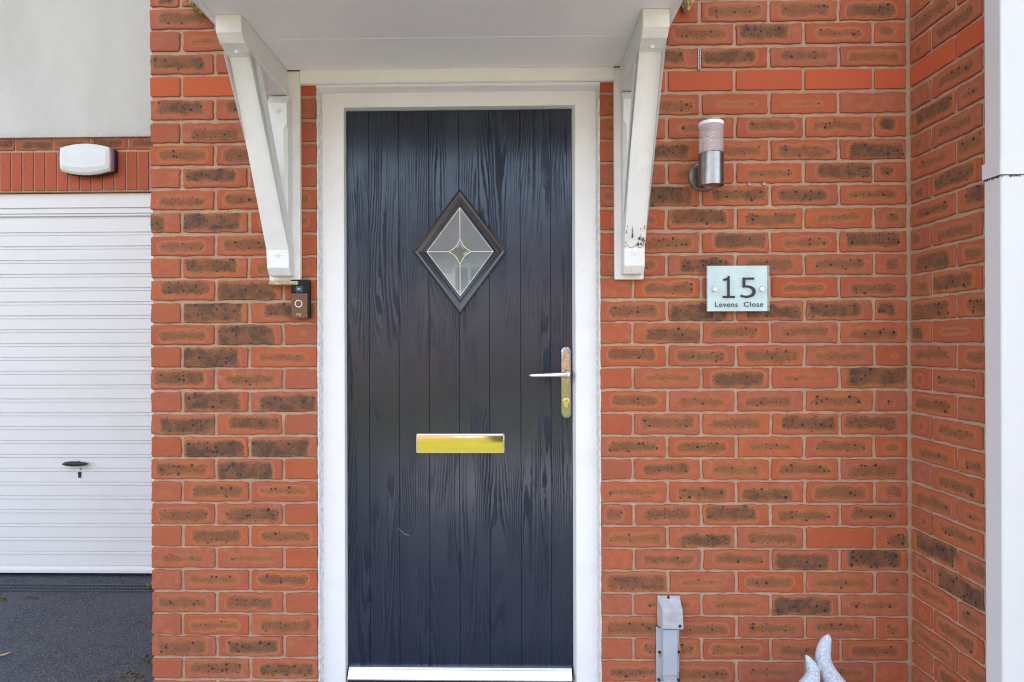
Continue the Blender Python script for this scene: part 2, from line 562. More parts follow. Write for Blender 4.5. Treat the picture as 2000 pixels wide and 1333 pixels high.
M = {
    'brick': brick_material(), 'mortar': mortar_material(), 'far_brick': far_brick(),
    'upvc': upvc(), 'clean_upvc': upvc('clean_upvc', (0.80, 0.80, 0.80), 0.28, 0.08), 'pipe': upvc('pipe_upvc', (0.62, 0.62, 0.625), 0.35, 0.10, 7),
    'soffit': upvc('soffit_upvc', (0.88, 0.875, 0.87), 0.30, 0.22, 5),
    'garage_paint': upvc('garage_paint', (0.79, 0.78, 0.77), 0.35, 0.10, 6),
    'wood': painted_wood(), 'door': door_material(), 'render': render_material(), 'tarmac': tarmac_material(),
    'trim_black': simple('diamond_trim', (0.010, 0.013, 0.022), 0.2, spec=0.9, bscale=300, bdist=0.0001),
    'glass': glass_pane(), 'lead': simple('white_lead', (0.70, 0.69, 0.60), 0.35, 0.3),
    'bevel_glass': simple('bevelled_glass', (0.16, 0.16, 0.15), 0.05, 0.0, 1.0),
    'chrome': simple('chrome', (0.86, 0.86, 0.84), 0.06, 1.0),
    'pitted': pitted_chrome(), 'brushed': simple('brushed_aluminium', (0.80, 0.81, 0.84), 0.30, 0.9, nscale=40, namp=0.04),
    'steel': simple('brushed_steel', (0.32, 0.305, 0.29), 0.30, 1.0, nscale=60, namp=0.08),
    'steel_dark': simple('steel_rim', (0.30, 0.29, 0.27), 0.35, 1.0),
    'black': simple('black_plastic', (0.005, 0.005, 0.006), 0.3, spec=0.2), 'matte_black': simple('matte_black', (0.02, 0.02, 0.022), 0.6),
    'bronze': simple('bronze_plastic', (0.135, 0.054, 0.028), 0.35, 0.1, nscale=300, namp=0.06),
    'ring_white': simple('ring_white', (0.75, 0.74, 0.72), 0.3),
    'gold': simple('pale_gold_print', (0.62, 0.52, 0.30), 0.4),
    'lens': simple('blue_lens', (0.03, 0.055, 0.10), 0.05, 0.0, 1.0),
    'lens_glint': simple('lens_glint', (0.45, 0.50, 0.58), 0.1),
    'ink': simple('black_ink', (0.006, 0.006, 0.007), 0.35),
    'sign': simple('pale_blue_sign_backing', (0.66, 0.76, 0.76), 0.25, nscale=14, namp=0.06),
    'blue': simple('dark_blue_plastic', (0.012, 0.022, 0.085), 0.3),
    'alarm': simple('alarm_white', (0.78, 0.80, 0.78), 0.35, nscale=8, namp=0.03),
    'alarm_side': simple('alarm_side', (0.48, 0.36, 0.35), 0.4),
    'grime': simple('grime', (0.06, 0.05, 0.035), 0.9, nscale=300, namp=0.5),
    'soldier': simple('soldier_brick', (0.46, 0.105, 0.052), 0.8, spec=0.3, nscale=160, namp=0.13, bscale=500, bdist=0.0006),
    'stone': speckled_stone(), 'lawn': lawn_material(), 'cover': rusty_cover(),
    'screw': simple('rusty_screw', (0.045, 0.028, 0.018), 0.6, 0.5, nscale=500, namp=0.4),
    'rust': simple('rust', (0.50, 0.24, 0.055), 0.9, nscale=400, namp=0.3),
    'tile': simple('roof_tile', (0.075, 0.05, 0.042), 0.8, nscale=30, namp=0.3),
    'foam': simple('yellowed_foam', (0.52, 0.42, 0.22), 0.85, nscale=90, namp=0.3, bscale=120, bdist=0.002),
    'moss': simple('moss', (0.085, 0.070, 0.022), 0.95, nscale=120, namp=0.6, bscale=300, bdist=0.003),
    'old_moss': simple('mossy_foam', (0.24, 0.19, 0.07), 0.95, nscale=80, namp=0.6, bscale=200, bdist=0.003),
    'weed': simple('weed_green', (0.16, 0.30, 0.015), 0.6), 'leaf': simple('dry_leaf', (0.42, 0.28, 0.15), 0.8, nscale=200, namp=0.2),
    'step': simple('grey_step', (0.27, 0.28, 0.31), 0.8, nscale=40, namp=0.2, bscale=200, bdist=0.001),
    'paving': simple('buff_paving', (0.40, 0.365, 0.33), 0.85, nscale=20, namp=0.2, bscale=200, bdist=0.001),
    'void': simple('dark_void', (0.004, 0.004, 0.004), 0.9),
    'drain': simple('drain_grate', (0.045, 0.055, 0.075), 0.45, 0.2),
    'window': simple('window_glass', (0.03, 0.04, 0.05), 0.05, 0.0, 1.0),
    'foliage': simple('bush_foliage', (0.022, 0.035, 0.012), 0.7, nscale=20, namp=0.4),
    'sealant': simple('sealant', (0.62, 0.61, 0.59), 0.5, nscale=60, namp=0.14, bscale=120, bdist=0.0008),
    'kerb': simple('concrete_kerb', (0.33, 0.31, 0.28), 0.9, nscale=30, namp=0.15),
    'shade': simple('roller_shadow', (0.01, 0.01, 0.01), 0.9),
}
t = NT('clear_acrylic')
t.out(Base_Color=(0.82, 0.81, 0.86, 1), Roughness=0.03, IOR=1.49, Alpha=0.28)
t.put(t.b.inputs['Coat Weight'], 0.6)
M['acrylic'] = t.m
t = NT('glass_panel')
t.out(Base_Color=(0.60, 0.80, 0.80, 1), Roughness=0.02, IOR=1.45)
t.put(t.b.inputs['Alpha'], 0.16)
M['clear_glass'] = t.m
M['lamp_white'] = simple('lamp_white', (0.92, 0.92, 0.92), 0.3)
M['bubble'] = simple('air_bubble', (0.85, 0.85, 0.86), 0.2)


# ------------------------------------------------------------------ brickwork
CODE = {  # strength, margin
    '0': (0.0, 0.012), 's': (0.34, 0.0235), '1': (0.48, 0.0165), '2': (0.76, 0.0115), '3': (1.0, 0.0060), '4': (1.3, -0.0030), 'R': (-1.0, 0.01)}


class Bricks:
    def __init__(s, seed):
        s.v, s.f, s.a, s.nv = [], [], [], 0
        s.rng = np.random.RandomState(seed)

    def brick(s, O, U, N, u0, u1, z0, z1, code, cut=None, res=1.0, deep=0.03):
        """one brick on the wall plane through O (u along U, outward N); cut = half-width override for the pattern of a cut brick"""
        rng = s.rng
        hu, hz = (u1 - u0) / 2, (z1 - z0) / 2
        uc, zc = (u0 + u1) / 2, (z0 + z1) / 2
        ed = np.array([0, 0.0006, 0.0018, 0.0036, 0.007])
        n_in = max(2, int(hu * 2 / 0.013 * res))
        us = np.concatenate([-hu + ed, np.linspace(-hu + 0.012, hu - 0.012, n_in), hu - ed[::-1]])
        vs = np.concatenate([-hz + ed, np.linspace(-hz + 0.012, hz - 0.012, max(2, int(4 * res))), hz - ed[::-1]])
        uu, vv = np.meshgrid(us, vs)
        red = code == 'R'
        amp = 0.0004 if red else 0.0013

        def wav(q, k):
            ph = rng.rand(4) * 6.28
            fr = np.array([40, 95, 210, 420.]) * (0.8 + 0.4 * rng.rand(4))
            am = np.array([0.7, 0.6, 0.5, 0.35]) * k
            return sum(am[i] * np.sin(fr[i] * q + ph[i]) for i in range(4))
        eu = np.clip(1 - (hu - np.abs(uu)) / 0.010, 0, 1)
        ev = np.clip(1 - (hz - np.abs(vv)) / 0.010, 0, 1)
        du = np.where(uu < 0, wav(vv, amp), wav(vv, amp)) * eu
        dv = np.where(vv < 0, wav(uu, amp), wav(uu, amp)) * ev
        # knocked corners
        cr = np.sqrt(np.clip(np.abs(uu) - hu + 0.006, 0, 1) ** 2 + np.clip(np.abs(vv) - hz + 0.006, 0, 1) ** 2)
        k = np.where(cr > 0.006, 0.006 / np.maximum(cr, 1e-6), 1.0)
        pu = np.sign(uu) * np.where(np.abs(uu) > hu - 0.006, hu - 0.006 + (np.abs(uu) - hu + 0.006) * k, np.abs(uu)) + du
        pv = np.sign(vv) * np.where(np.abs(vv) > hz - 0.006, hz - 0.006 + (np.abs(vv) - hz + 0.006) * k, np.abs(vv)) + dv
        e = np.minimum(hu - np.abs(uu), hz - np.abs(vv))
        rr = 0.0018 if red else 0.0036
        q = np.clip(1 - e / rr, 0, 1)
        out = -rr * (1 - np.sqrt(np.clip(1 - q * q, 0, 1)))
        out = out + rng.uniform(-0.0006, 0.0006) + uu * rng.uniform(-.006, .006) + vv * rng.uniform(-.015, .015)
        out = out + 0.0003 * np.sin(uu * 60 + rng.rand() * 6) * np.sin(vv * 110 + rng.rand() * 6)
        ny, nx = uu.shape
        O, U, N = np.array(O), np.array(U), np.array(N)
        pos = O + (uc + pu)[..., None] * U + np.array([0, 0, 1.0]) * (zc + pv)[..., None] + N * out[..., None]
        pos = pos.reshape(-1, 3)
        idx = np.arange(ny * nx).reshape(ny, nx)
        quads = np.stack([idx[:-1, :-1], idx[:-1, 1:], idx[1:, 1:], idx[1:, :-1]], -1).reshape(-1, 4)
        rim = np.concatenate([idx[0, :], idx[1:, -1], idx[-1, -2::-1], idx[-2:0:-1, 0]])
        back = pos[rim] - N * deep
        nb = len(rim)
        bi = ny * nx + np.arange(nb)
        sk = np.stack([rim, bi, np.roll(bi, -1), np.roll(rim, -1)], -1)
        sd = rng.rand() * 50
        strg, mg = CODE[code]
        big = code in '34'
        ox = rng.uniform(-.006, .006) + (rng.choice([-1, 1]) * rng.uniform(.006, .018) if big else 0)
        oz = rng.uniform(-.003, .003) + (rng.choice([-1, 1]) * rng.uniform(0.002, .007) if big else 0)
        mg2 = mg + rng.uniform(-.0035, .0030)
        if code == '2' and rng.rand() < 0.4: oz += rng.choice([-1, 1]) * rng.uniform(.002, .007)
        if code not in ('R', '0'): strg = strg + rng.uniform(-.08, .08)
        phu = hu
        if hu < 0.07:               # a header or a cut stretcher shows part of a flash
            ox += rng.choice([-1, 1]) * rng.uniform(0.0, .02)
        luv = np.concatenate([np.stack([uu, vv, np.full_like(uu, sd)], -1).reshape(-1, 3)] * 1)
        luvb = luv[rim]
        L = np.concatenate([luv, luvb])
        n = len(L)
        A = np.concatenate([L, np.tile([phu, hz, strg], (n, 1)), np.tile([ox, oz, mg2], (n, 1)), np.tile(rng.rand(3), (n, 1))], 1)
        s.v.append(np.concatenate([pos, back]))
        s.a.append(A)
        s.f.append(np.concatenate([quads, sk]) + s.nv)
        s.nv += n

    def build(s, name, parent=None, slabs=()):
        v = np.concatenate(s.v); f = np.concatenate(s.f); a = np.concatenate(s.a)
        nf = len(f)
        for (x0, x1, y0, y1, z0, z1) in slabs:
            b = np.array([(x0, y0, z0), (x1, y0, z0), (x1, y1, z0), (x0, y1, z0), (x0, y0, z1), (x1, y0, z1), (x1, y1, z1), (x0, y1, z1)])
            q = np.array(((0, 3, 2, 1), (4, 5, 6, 7), (0, 1, 5, 4), (1, 2, 6, 5), (2, 3, 7, 6), (3, 0, 4, 7))) + len(v)
            v = np.concatenate([v, b]); f = np.concatenate([f, q]); a = np.concatenate([a, np.zeros((8, 12))])
        me = bpy.data.meshes.new(name)
        me.from_pydata(v.tolist(), [], f.tolist())
        for i, k in enumerate(('luv', 'par', 'ofs', 'tnt')):
            at = me.attributes.new(k, 'FLOAT_VECTOR', 'POINT')
            at.data.foreach_set('vector', a[:, i * 3:i * 3 + 3].astype(np.float32).ravel())
        me.materials.append(M['brick']); me.materials.append(M['mortar'])
        mi = np.zeros(len(f), dtype=np.int32); mi[nf:] = 1
        me.polygons.foreach_set('material_index', mi)
        sm = np.ones(len(f), dtype=bool); sm[nf:] = False
        me.polygons.foreach_set('use_smooth', sm)
        o = bpy.data.objects.new(name, me)
        COL.objects.link(o)
        if parent:
            o.parent = parent
            o.matrix_parent_inverse = parent.matrix_world.inverted()
        return o


# course centres of the front wall, read off the photograph at x = 1540
RY = [20.8, 65.2, 111, 155.6, 202, 248, 293, 337.5, 382, 427, 473, 517.5, 562, 607, 650.5, 695, 739, 784, 829, 874, 918,
      962.6, 1007, 1051, 1095, 1139, 1183, 1227, 1270.5, 1315]
CZ = [P(1540, y, 0).z for y in RY]
p0, p1 = CZ[0] - CZ[1], CZ[-2] - CZ[-1]
while len(CZ) < 52 and CZ[-1] > 0.02: CZ.append(CZ[-1] - p1)
up = [CZ[0] + p0 * k for k in range(5, 0, -1)]
CZ = up + CZ
TOPN = 5
RIGHT = """11122 12132 12321 RRRRR 12ss0 11223 13223 11132 14332 13212 02313 13222 02112 24333 03222 2221s 013s4 21221 02233 22121 02122 12322 22322
13203 02234 3s111 01141 22211 02122 22110""".split()
RIGHT[0], RIGHT[1], RIGHT[2] = '10223', '12312', '13321'
LEFT = """210 011 300 RRR 320 020 220 030 221 341 120 031 341 043 24s 041 320 044 330 044 240 021 230 022 110 012 220 012 230 023""".split()
RET = """112 221 122 RRR s22 312 112 122 232 232 223 321 232 333 3s2 222 121 212 122 222 121 212 122 421 242 122 122 222 121 122""".split()
rng = random.Random(4)
XL = P(294.5, 700, 0).x
XA = [P(421, 700, 0).x, P(553, 700, 0).x]
XB = [P(355, 700, 0).x, P(486.5, 700, 0).x]
XOL, XOR = P(621.5, 700, 0).x, P(1171.5, 700, 0).x
XR1 = [P(x, 700, 0).x for x in (1236.5, 1370, 1505, 1640)]
XR2 = [P(x, 700, 0).x for x in (1303.5, 1437.5, 1572, 1708)]
XRE = P(1777, 700, 0).x
HEADZ = P(900, 150, 0).z
HB = 0.0325
J = 0.0052
GY = 1.69          # plane of the garage front
TOPZ = CZ[0] + 0.04


def code_for(tab, k, i):
    k -= TOPN
    if 0 <= k < len(tab): return tab[k][i]
    return rng.choice('0112223')


fw = Bricks(11)
for k, z in enumerate(CZ):
    t1 = (k - TOPN) % 2 == 0
    hb = HB + rng.uniform(-0.0006, 0.0006)
    zj = z + rng.uniform(-0.0005, 0.0005)
    # left pier
    js = [XL - J] + [q + rng.uniform(-.0015, .0015) for q in (XA if t1 else XB)] + [XOL + J * 0.2]
    for i in range(3):
        if js[i + 1] - js[i] > 0.03:
            fw.brick((0, 0, 0), (1, 0, 0), (0, -1, 0), js[i] + J, js[i + 1] - J, zj - hb, zj + hb, code_for(LEFT, k, i))
    js = [XOR - J] + [q + rng.uniform(-.0015, .0015) for q in (XR1 if t1 else XR2)] + [XRE - 0.0045]
    for i in range(5):
        fw.brick((0, 0, 0), (1, 0, 0), (0, -1, 0), js[i] + J, js[i + 1] - (J if i < 4 else 0.004), zj - hb, zj + hb, code_for(RIGHT, k, i))
    if z > HEADZ + 0.03:          # over the door
        off = 0.0 if t1 else 0.1125
        u = XOL + 0.004
        first = True
        while u < XOR - 0.02:
            e = min(XOR - 0.006, u + (0.1025 if (first and t1) else 0.215))
            fw.brick((0, 0, 0), (1, 0, 0), (0, -1, 0), u, e, zj - hb, zj + hb, code_for([], 99, 0), res=0.6)
            u = e + 0.0105
            first = False
    # the reveal of the pier that faces the garage recess
    u = 0.0
    first = True
    while u < GY - 0.05:
        e = min(GY - 0.005, u + (0.1025 if (first and not t1) else 0.215))
        if u > 0 or True:
            fw.brick((XL, 0.004 if first else 0.0, 0), (0, 1, 0), (-1, 0, 0), u + 0.001, e, zj - hb, zj + hb, '0' if first else code_for([], 99, 0), res=0.5, deep=0.012)
        u = e + 0.0105
        first = False
MR = 0.0062
o = fw.build('brick_wall', slabs=[
    (XL + 0.006, XOL - 0.004, MR, 0.29, -0.05, TOPZ), (XOR + 0.004, XRE + 0.2, MR, 0.29, -0.05, TOPZ),
    (XOL - 0.004, XOR + 0.004, MR, 0.29, HEADZ, TOPZ), (XL + 0.0055, XL + 0.2, 0.29, GY + 0.2, -0.05, TOPZ)])
tag(o, 'front wall of red brown fire-flashed brick around the dark front door', 'wall')

rw = Bricks(23)
RL = 0.362
for k, z in enumerate(CZ):
    t1 = (k - TOPN) % 2 == 0
    hb = HB
    zj = z + rng.uniform(-0.0005, 0.0005)
    us = [0.0055, 0.1045, 0.1145, 0.3280, 0.3385, RL] if t1 else [0.0055, 0.2170, 0.2275, RL - 0.0, RL, RL]
    for i in range(0, 6, 2):
        if us[i + 1] - us[i] > 0.012:
            rw.brick((XRE, 0, 0), (0, -1, 0), (-1, 0, 0), us[i], us[i + 1], zj - hb, zj + hb, code_for(RET, k, i // 2), deep=0.01)
    # the end of the return that faces the drive
    u = XRE
    first = True
    while u < XRE + 0.9:
        e = u + (0.1025 if (first and not t1) else 0.215)
        rw.brick((0, -RL, 0), (1, 0, 0), (0, -1, 0), u + 0.001, e, zj - hb, zj + hb, code_for([], 99, 0), res=0.5, deep=0.01)
        u = e + 0.0105
        first = False
o = rw.build('brick_wall', slabs=[(XRE + MR, XRE + 0.95, -RL + MR, MR - 0.001, -0.05, TOPZ)])
tag(o, 'narrow brick return wall standing at a right angle beside the white downpipe', 'wall')

# upper storey of the same house (out of the frame; it shades the front)
bm = bmesh.new()
box(bm, XL, XRE + 0.95, 0.006, 0.5, TOPZ, 5.2)
box(bm, XL - 3.6, XL - 0.001, GY + 0.02, GY + 0.5, 3.4, 5.2)
up_w = obj('upper_wall', bm, M['far_brick'])
tag(up_w, 'plain brick upper storey wall above the porch canopy', 'wall')
bm = bmesh.new()
prism(bm, [(XL - 3.9, -0.4, 5.15), (XL - 3.9, 3.2, 7.6), (XL - 3.9, 7.2, 5.15)], (3.9 + 7.0 + XRE, 0, 0))
tag(obj('house_roof', bm, M['tile']), 'dark tiled roof over the brick house', 'roof')

# ------------------------------------------------------------------ garage front: lintel course, soldiers, render
gw = Bricks(31)


def gx(px): return P(px, 500, GY).x


def gz(py): return P(150, py, GY).z


GXR = XL + 0.004
z_ren, z_rowb, z_st, z_sb, z_door = gz(270), gz(294), gz(295.5), gz(372), gz(376)
xs = gx(101 + 75.5)
for i in range(-45, 4):
    u0 = xs + 0.225 * i * 1.0
    if u0 + 0.21 < XL - 3.4 or u0 > GXR: continue
    gw.brick((0, GY, 0), (1, 0, 0), (0, -1, 0), u0 + .005, min(GXR, u0 + .220), z_rowb + 0.0035, z_rowb + 0.0685, rng.choice('3332'), res=0.6)
tag(gw.build('lintel_course', slabs=[(XL - 3.4, GXR, GY + MR, GY + 0.3, z_door + 0.004, z_ren + 0.05)]),
    'brick band with upright soldier bricks over the white garage door', 'wall')
bm = bmesh.new()
x = gx(290)
pit = P(178, 330, GY).x - P(155.5, 330, GY).x
sol = bpy.data.objects['lintel_course']
while x > XL - 3.3:
    box(bm, x - pit + 0.0105, x, GY - rng.uniform(0, .0006), GY + 0.03, z_sb + rng.uniform(-.001, .001), z_st - 0.006 + rng.uniform(-.001, .001))
    x -= pit
obj('soldier_bricks', bm, M['soldier'], sol, bevel=0.0015)
bm = bmesh.new()
box(bm, XL - 3.4, GXR, GY - 0.016, GY + 0.3, z_ren, 3.4)
tag(obj('rendered_wall', bm, M['render'], bevel=0.003), 'rough cream rendered wall above the garage door', 'wall')

# garage door
GD = GY + 0.055
gxc = P(-800, 600, GD).x
gt = thing('garage_door', 'white ribbed up-and-over garage door with black handle', 'garage door', (gxc, GD, 0))


def dz(py): return P(150, py, GD).z


x0, x1 = XL - 2.75, XL + 0.12
prof = []
ribs = [dz(454.5 + 27.1 * k) for k in range(25)]
zt, zb = dz(427.5), dz(1117.5)
# panel: shallow boxes between v grooves
pts = [(GD, zt)]
for zr in ribs:
    pts += [(GD, zr + 0.0034), (GD + 0.009, zr + 0.0028), (GD + 0.009, zr + 0.0004), (GD - 0.0035, zr - 0.0050), (GD - 0.0035, zr - 0.016), (GD, zr - 0.020)]
pts = [p for p in pts if p[1] > dz(1106)]
pts += [(GD, dz(1106)), (GD - 0.008, dz(1107)), (GD - 0.010, dz(1110)), (GD - 0.008, dz(1110.7)), (GD - 0.018, dz(1112)), (GD - 0.018, zb), (GD + 0.03, zb), (GD + 0.03, zt)]
bm = bmesh.new()
extrude_profile_x(bm, pts, x0, x1)
obj('door_panel', bm, M['garage_paint'], gt)
bm = bmesh.new()
hp = [(GD - 0.02, z_door), (GD - 0.02, dz(407)), (GD - 0.006, dz(408)), (GD - 0.006, dz(409)), (GD - 0.018, dz(410)), (GD - 0.018, dz(418)), (GD - 0.006, dz(419)),
      (GD - 0.006, dz(420)), (GD - 0.013, dz(420.5)), (GD - 0.013, dz(423)), (GD + 0.004, dz(424)), (GD + 0.004, dz(427)), (GD + 0.05, dz(427)), (GD + 0.05, z_door)]
extrude_profile_x(bm, hp, x0 - 0.1, x1)
obj('frame_head', bm, M['garage_paint'], gt)
bm = bmesh.new()
box(bm, x0 - 0.1, x0 - 0.004, GD - 0.02, GD + 0.05, 0.0, dz(428))
obj('frame_jamb', bm, M['garage_paint'], gt, bevel=0.003)
c = P(150, 905.5, GD - 0.012)
bm = bmesh.new()
ring = []
for i in range(17):
    s_ = i / 16
    xx = c.x - 0.072 + 0.146 * s_
    hh = 0.002 + 0.0135 * math.sin(math.pi * min(1, s_ * 1.0) ** 0.8) ** 0.6 if 0 < s_ < 1 else 0.003
    ring.append([(xx, c.y - 0.016 + 0.013 * math.cos(a), c.z + hh * math.sin(a)) for a in [2 * math.pi * q / 12 for q in range(12)]])
loft(bm, ring)
lathe(bm, (c.x + 0.005, c.y - 0.01, c.z), [(0.012, 0), (0.012, 0.03)], 16, 'Y')
obj('handle', bm, M['matte_black'], gt, smooth=True)
bm = bmesh.new()
k = P(156, 926, GD)
box(bm, k.x - 0.009, k.x + 0.009, GD - 0.006, GD + 0.004, k.z - 0.010, k.z + 0.012)
box(bm, k.x - 0.005, k.x + 0.007, GD - 0.010, GD + 0.004, k.z - 0.022, k.z - 0.0105)
obj('lock', bm, M['matte_black'], gt, bevel=0.002)
k = P(158, 917, GD)
bm = bmesh.new()
box(bm, k.x - 0.005, k.x + 0.007, GD - 0.005, GD + 0.003, k.z - 0.004, k.z + 0.004)
obj('lock_stud', bm, M['steel'], gt, bevel=0.001)
# dark interior behind the gap below the door
bm = bmesh.new()
box(bm, x0 - 0.2, x1, GD + 0.06, GD + 0.1, -0.05, z_door + 0.1)
tag(obj('garage_interior', bm, M['void']), 'dark gap under the white garage door', 'garage')

# alarm box
at_ = thing('alarm_box', 'white bell-shaped burglar alarm box on the soldier bricks', 'alarm box', P(167, 313, GY - 0.005))


def bulge(xl, xr, zt, zb, bow, bx, y, n=10):
    out = []
    for i in range(n + 1):
        s_ = i / n
        out.append((xl + (xr - xl) * s_, y, zt + bow * (1 - (2 * s_ - 1) ** 2)))
    for i in range(1, n):
        s_ = i / n
        out.append((xr + bx * (1 - (2 * s_ - 1) ** 2), y, zt + (zb - zt) * s_))
    for i in range(n + 1):
        s_ = i / n
        out.append((xr + (xl - xr) * s_, y, zb - bow * (1 - (2 * s_ - 1) ** 2)))
    for i in range(1, n):
        s_ = i / n
        out.append((xl - bx * (1 - (2 * s_ - 1) ** 2), y, zb + (zt - zb) * s_))
    return out


yf = GY - 0.068
A_, B_ = P(117, 289, yf), P(213, 333, yf)
bm = bmesh.new()
loft(bm, [bulge(A_.x + .004, B_.x + .012, A_.z - .002, B_.z + .002, 0.022, 0.003, GY - 0.004), bulge(A_.x + .004, B_.x + .012, A_.z - .002, B_.z + .002, 0.022, 0.003, GY - 0.035)])
obj('backplate', bm, M['blue'], at_, bevel=0.002)
bm = bmesh.new()
loft(bm, [bulge(A_.x, B_.x + .006, A_.z, B_.z, 0.024, 0.004, GY - 0.035), bulge(A_.x, B_.x + .003, A_.z, B_.z, 0.024, 0.004, yf + 0.012)])
obj('side_band', bm, M['alarm_side'], at_, bevel=0.001)
bm = bmesh.new()
loft(bm, [bulge(A_.x, B_.x + .003, A_.z, B_.z, 0.024, 0.004, yf + 0.0125), bulge(A_.x + .001, B_.x, A_.z, B_.z + .012, 0.023, 0.004, yf),
          bulge(A_.x + .02, B_.x - .02, A_.z - .02, B_.z + .03, 0.014, 0.004, yf - 0.008)])
obj('cover', bm, M['alarm'], at_, bevel=0.003)
bm = bmesh.new()
for i in range(26):
    s_ = rng.random() * 0.85 + 0.1
    xx = A_.x + (B_.x - A_.x) * s_
    zz = B_.z - 0.0245 * (1 - (2 * s_ - 1) ** 2) - 0.0006
    box(bm, xx - rng.uniform(.003, .012), xx + rng.uniform(.003, .010), yf + 0.02, GY - 0.03, zz - 0.003, zz + 0.001)
obj('grime', bm, M['grime'], at_)

# ------------------------------------------------------------------ ground
bm = bmesh.new()
box(bm, -40, 40, -60, 12, -0.4, -0.056)
tag(obj('ground', bm, M['tarmac']), 'dark ground under the drive', None, kind='structure')
bm = bmesh.new()
bmesh.ops.create_grid(bm, x_segments=70, y_segments=70, size=1)
for v in bm.verts:
    v.co.x = (v.co.x - 1) / 2 * 5.0 + (XL + 0.15)
    v.co.y = -3.6 + (v.co.y + 1) / 2 * (GY + 0.16 + 3.6)
    fade = 1.0 if v.co.y < 1.3 else 0.0
    v.co.z = -0.042 + fade * 0.008 * noise.noise(v.co * 1.7)
tag(obj('driveway', bm, M['tarmac'], smooth=True), 'dark tarmac drive', None, kind='structure')
bm = bmesh.new()
box(bm, XL + 0.152, 2.4, -5.2, -0.385, -0.2, 0.02)
tag(obj('path', bm, M['paving'], bevel=0.004), 'buff paved path', None, kind='structure')
bm = bmesh.new()
bx0, bx1 = -1.05, 0.75
box(bm, XL + 0.152, XRE + 0.1, -0.382, 0.0, -0.2, 0.13)
tag(obj('doorstep', bm, M['step'], bevel=0.006), 'grey concrete doorstep', None, kind='structure')
bm = bmesh.new()
box(bm, -40, 40, -22, -5.35, -0.2, 0.03)
tag(obj('lawn', bm, M['lawn']), 'sunny mown lawn', None, kind='structure')
bm = bmesh.new()
box(bm, -40, 40, -5.345, -5.205, -0.2, 0.05)
tag(obj('kerb', bm, M['kerb'], bevel=0.01), 'concrete kerb', None, kind='structure')

# drain channel in front of the garage door
GZ = -0.041
g0, g1 = PG(100, 1143, GZ), PG(100, 1156, GZ)
dt = thing('channel_drain', 'black slotted channel drain across the tarmac before the garage', 'drain', (XL - 1.2, g0.y, 0))
bm = bmesh.new()
dy0, dy1 = g1.y, g0.y
box(bm, XL - 3.2, XL + 0.14, dy0, dy0 + 0.012, GZ - 0.01, GZ + 0.007)
box(bm, XL - 3.2, XL + 0.14, dy1 - 0.012, dy1, GZ - 0.01, GZ + 0.007)
ym = (dy0 + dy1) / 2
box(bm, XL - 3.2, XL + 0.14, ym - 0.006, ym + 0.006, GZ - 0.009, GZ + 0.0065)
x = XL + 0.10
while x > XL - 3.2:
    for (ya, yb) in ((dy0 + 0.0122, ym - 0.0062), (ym + 0.0062, dy1 - 0.0122)):
        d_ = 0.022
        prism(bm, [(x, ya, GZ - 0.009), (x + 0.009, ya, GZ - 0.009), (x + 0.009 + d_, yb, GZ - 0.009), (x + d_, yb, GZ - 0.009)], (0, 0, 0.0145))
    x -= 0.024
obj('grate', bm, M['drain'], dt)
bm = bmesh.new()
box(bm, XL - 3.2, XL + 0.14, dy0 + 0.001, dy1 - 0.001, GZ - 0.0095, GZ + 0.0012)
obj('channel', bm, M['void'], dt)


# moss, weed, leaf
def clump(bm, c, r, seed, squash=1.0, sub=3, rough=0.6):
    k = bmesh.ops.create_icosphere(bm, subdivisions=sub, radius=1.0)
    for v in k['verts']:
        n_ = noise.noise(v.co * 1.7 + Vector((seed, 0, 0))) + 0.6 * noise.noise(v.co * 5 + Vector((0, seed, 0))) + 0.35 * noise.noise(v.co * 13)
        q = v.co * (1 + rough * n_)
        v.co = Vector(c) + Vector((q.x * r[0], q.y * r[1], q.z * r[2] * squash))


bm = bmesh.new()
r2 = random.Random(9)
for (px, py, n_, sx, sy) in ((5, 1172, 14, 14, 7), (60, 1168, 7, 22, 4), (262, 1320, 26, 34, 12), (285, 1296, 14, 10, 16), (210, 1333, 10, 30, 6)):
    for i in range(n_):
        q = PG(px + r2.gauss(0, sx * .5), py + r2.gauss(0, sy * .5), GZ)
        if q.x > XL - 0.01: q.x = XL - 0.02
        r_ = r2.uniform(.004, .013)
        clump(bm, (q.x, q.y, GZ), (r_, r_, r_ * 0.35), i, sub=2)
tag(obj('moss', bm, M['moss'], smooth=True), 'brown moss patches on the tarmac', 'moss', kind='stuff')
q = PG(292, 1150, GZ)
bm = bmesh.new()
for i in range(9):
    a = r2.uniform(0, 6.28)
    l = r2.uniform(.015, .03)
    b0 = Vector((min(q.x, XL - 0.025), q.y, GZ))
    tip = b0 + Vector((math.cos(a) * l, math.sin(a) * l, r2.uniform(.02, .045)))
    side = Vector((-math.sin(a), math.cos(a), 0)) * 0.007
    mid = (b0 + tip) / 2 + Vector((0, 0, 0.006))
    vv = [bm.verts.new(p_) for p_ in (b0, mid + side, tip, mid - side)]
    f1 = bm.faces.new((vv[0], vv[1], vv[2])); f2 = bm.faces.new((vv[0], vv[2], vv[3]))
wo = obj('weed', bm, M['weed'])
sm_ = wo.modifiers.new('solid', 'SOLIDIFY'); sm_.thickness = 0.0006
tag(wo, 'small green weed at the end of the drain by the brick pier', 'weed')
q = PG(4, 1283, GZ + 0.004)
bm = bmesh.new()
pts = [(-.022, -.012, .004), (-.008, -.012, .009), (.012, -.002, .007), (.03, .016, .014), (.006, .012, .010), (-.014, .004, .006)]
vv = [bm.verts.new(Vector(p_) + q) for p_ in pts]
cc = bm.verts.new(q + Vector((0, .001, .003)))
for i in range(6): bm.faces.new((vv[i], vv[(i + 1) % 6], cc))
lo = obj('dead_leaf', bm, M['leaf'])
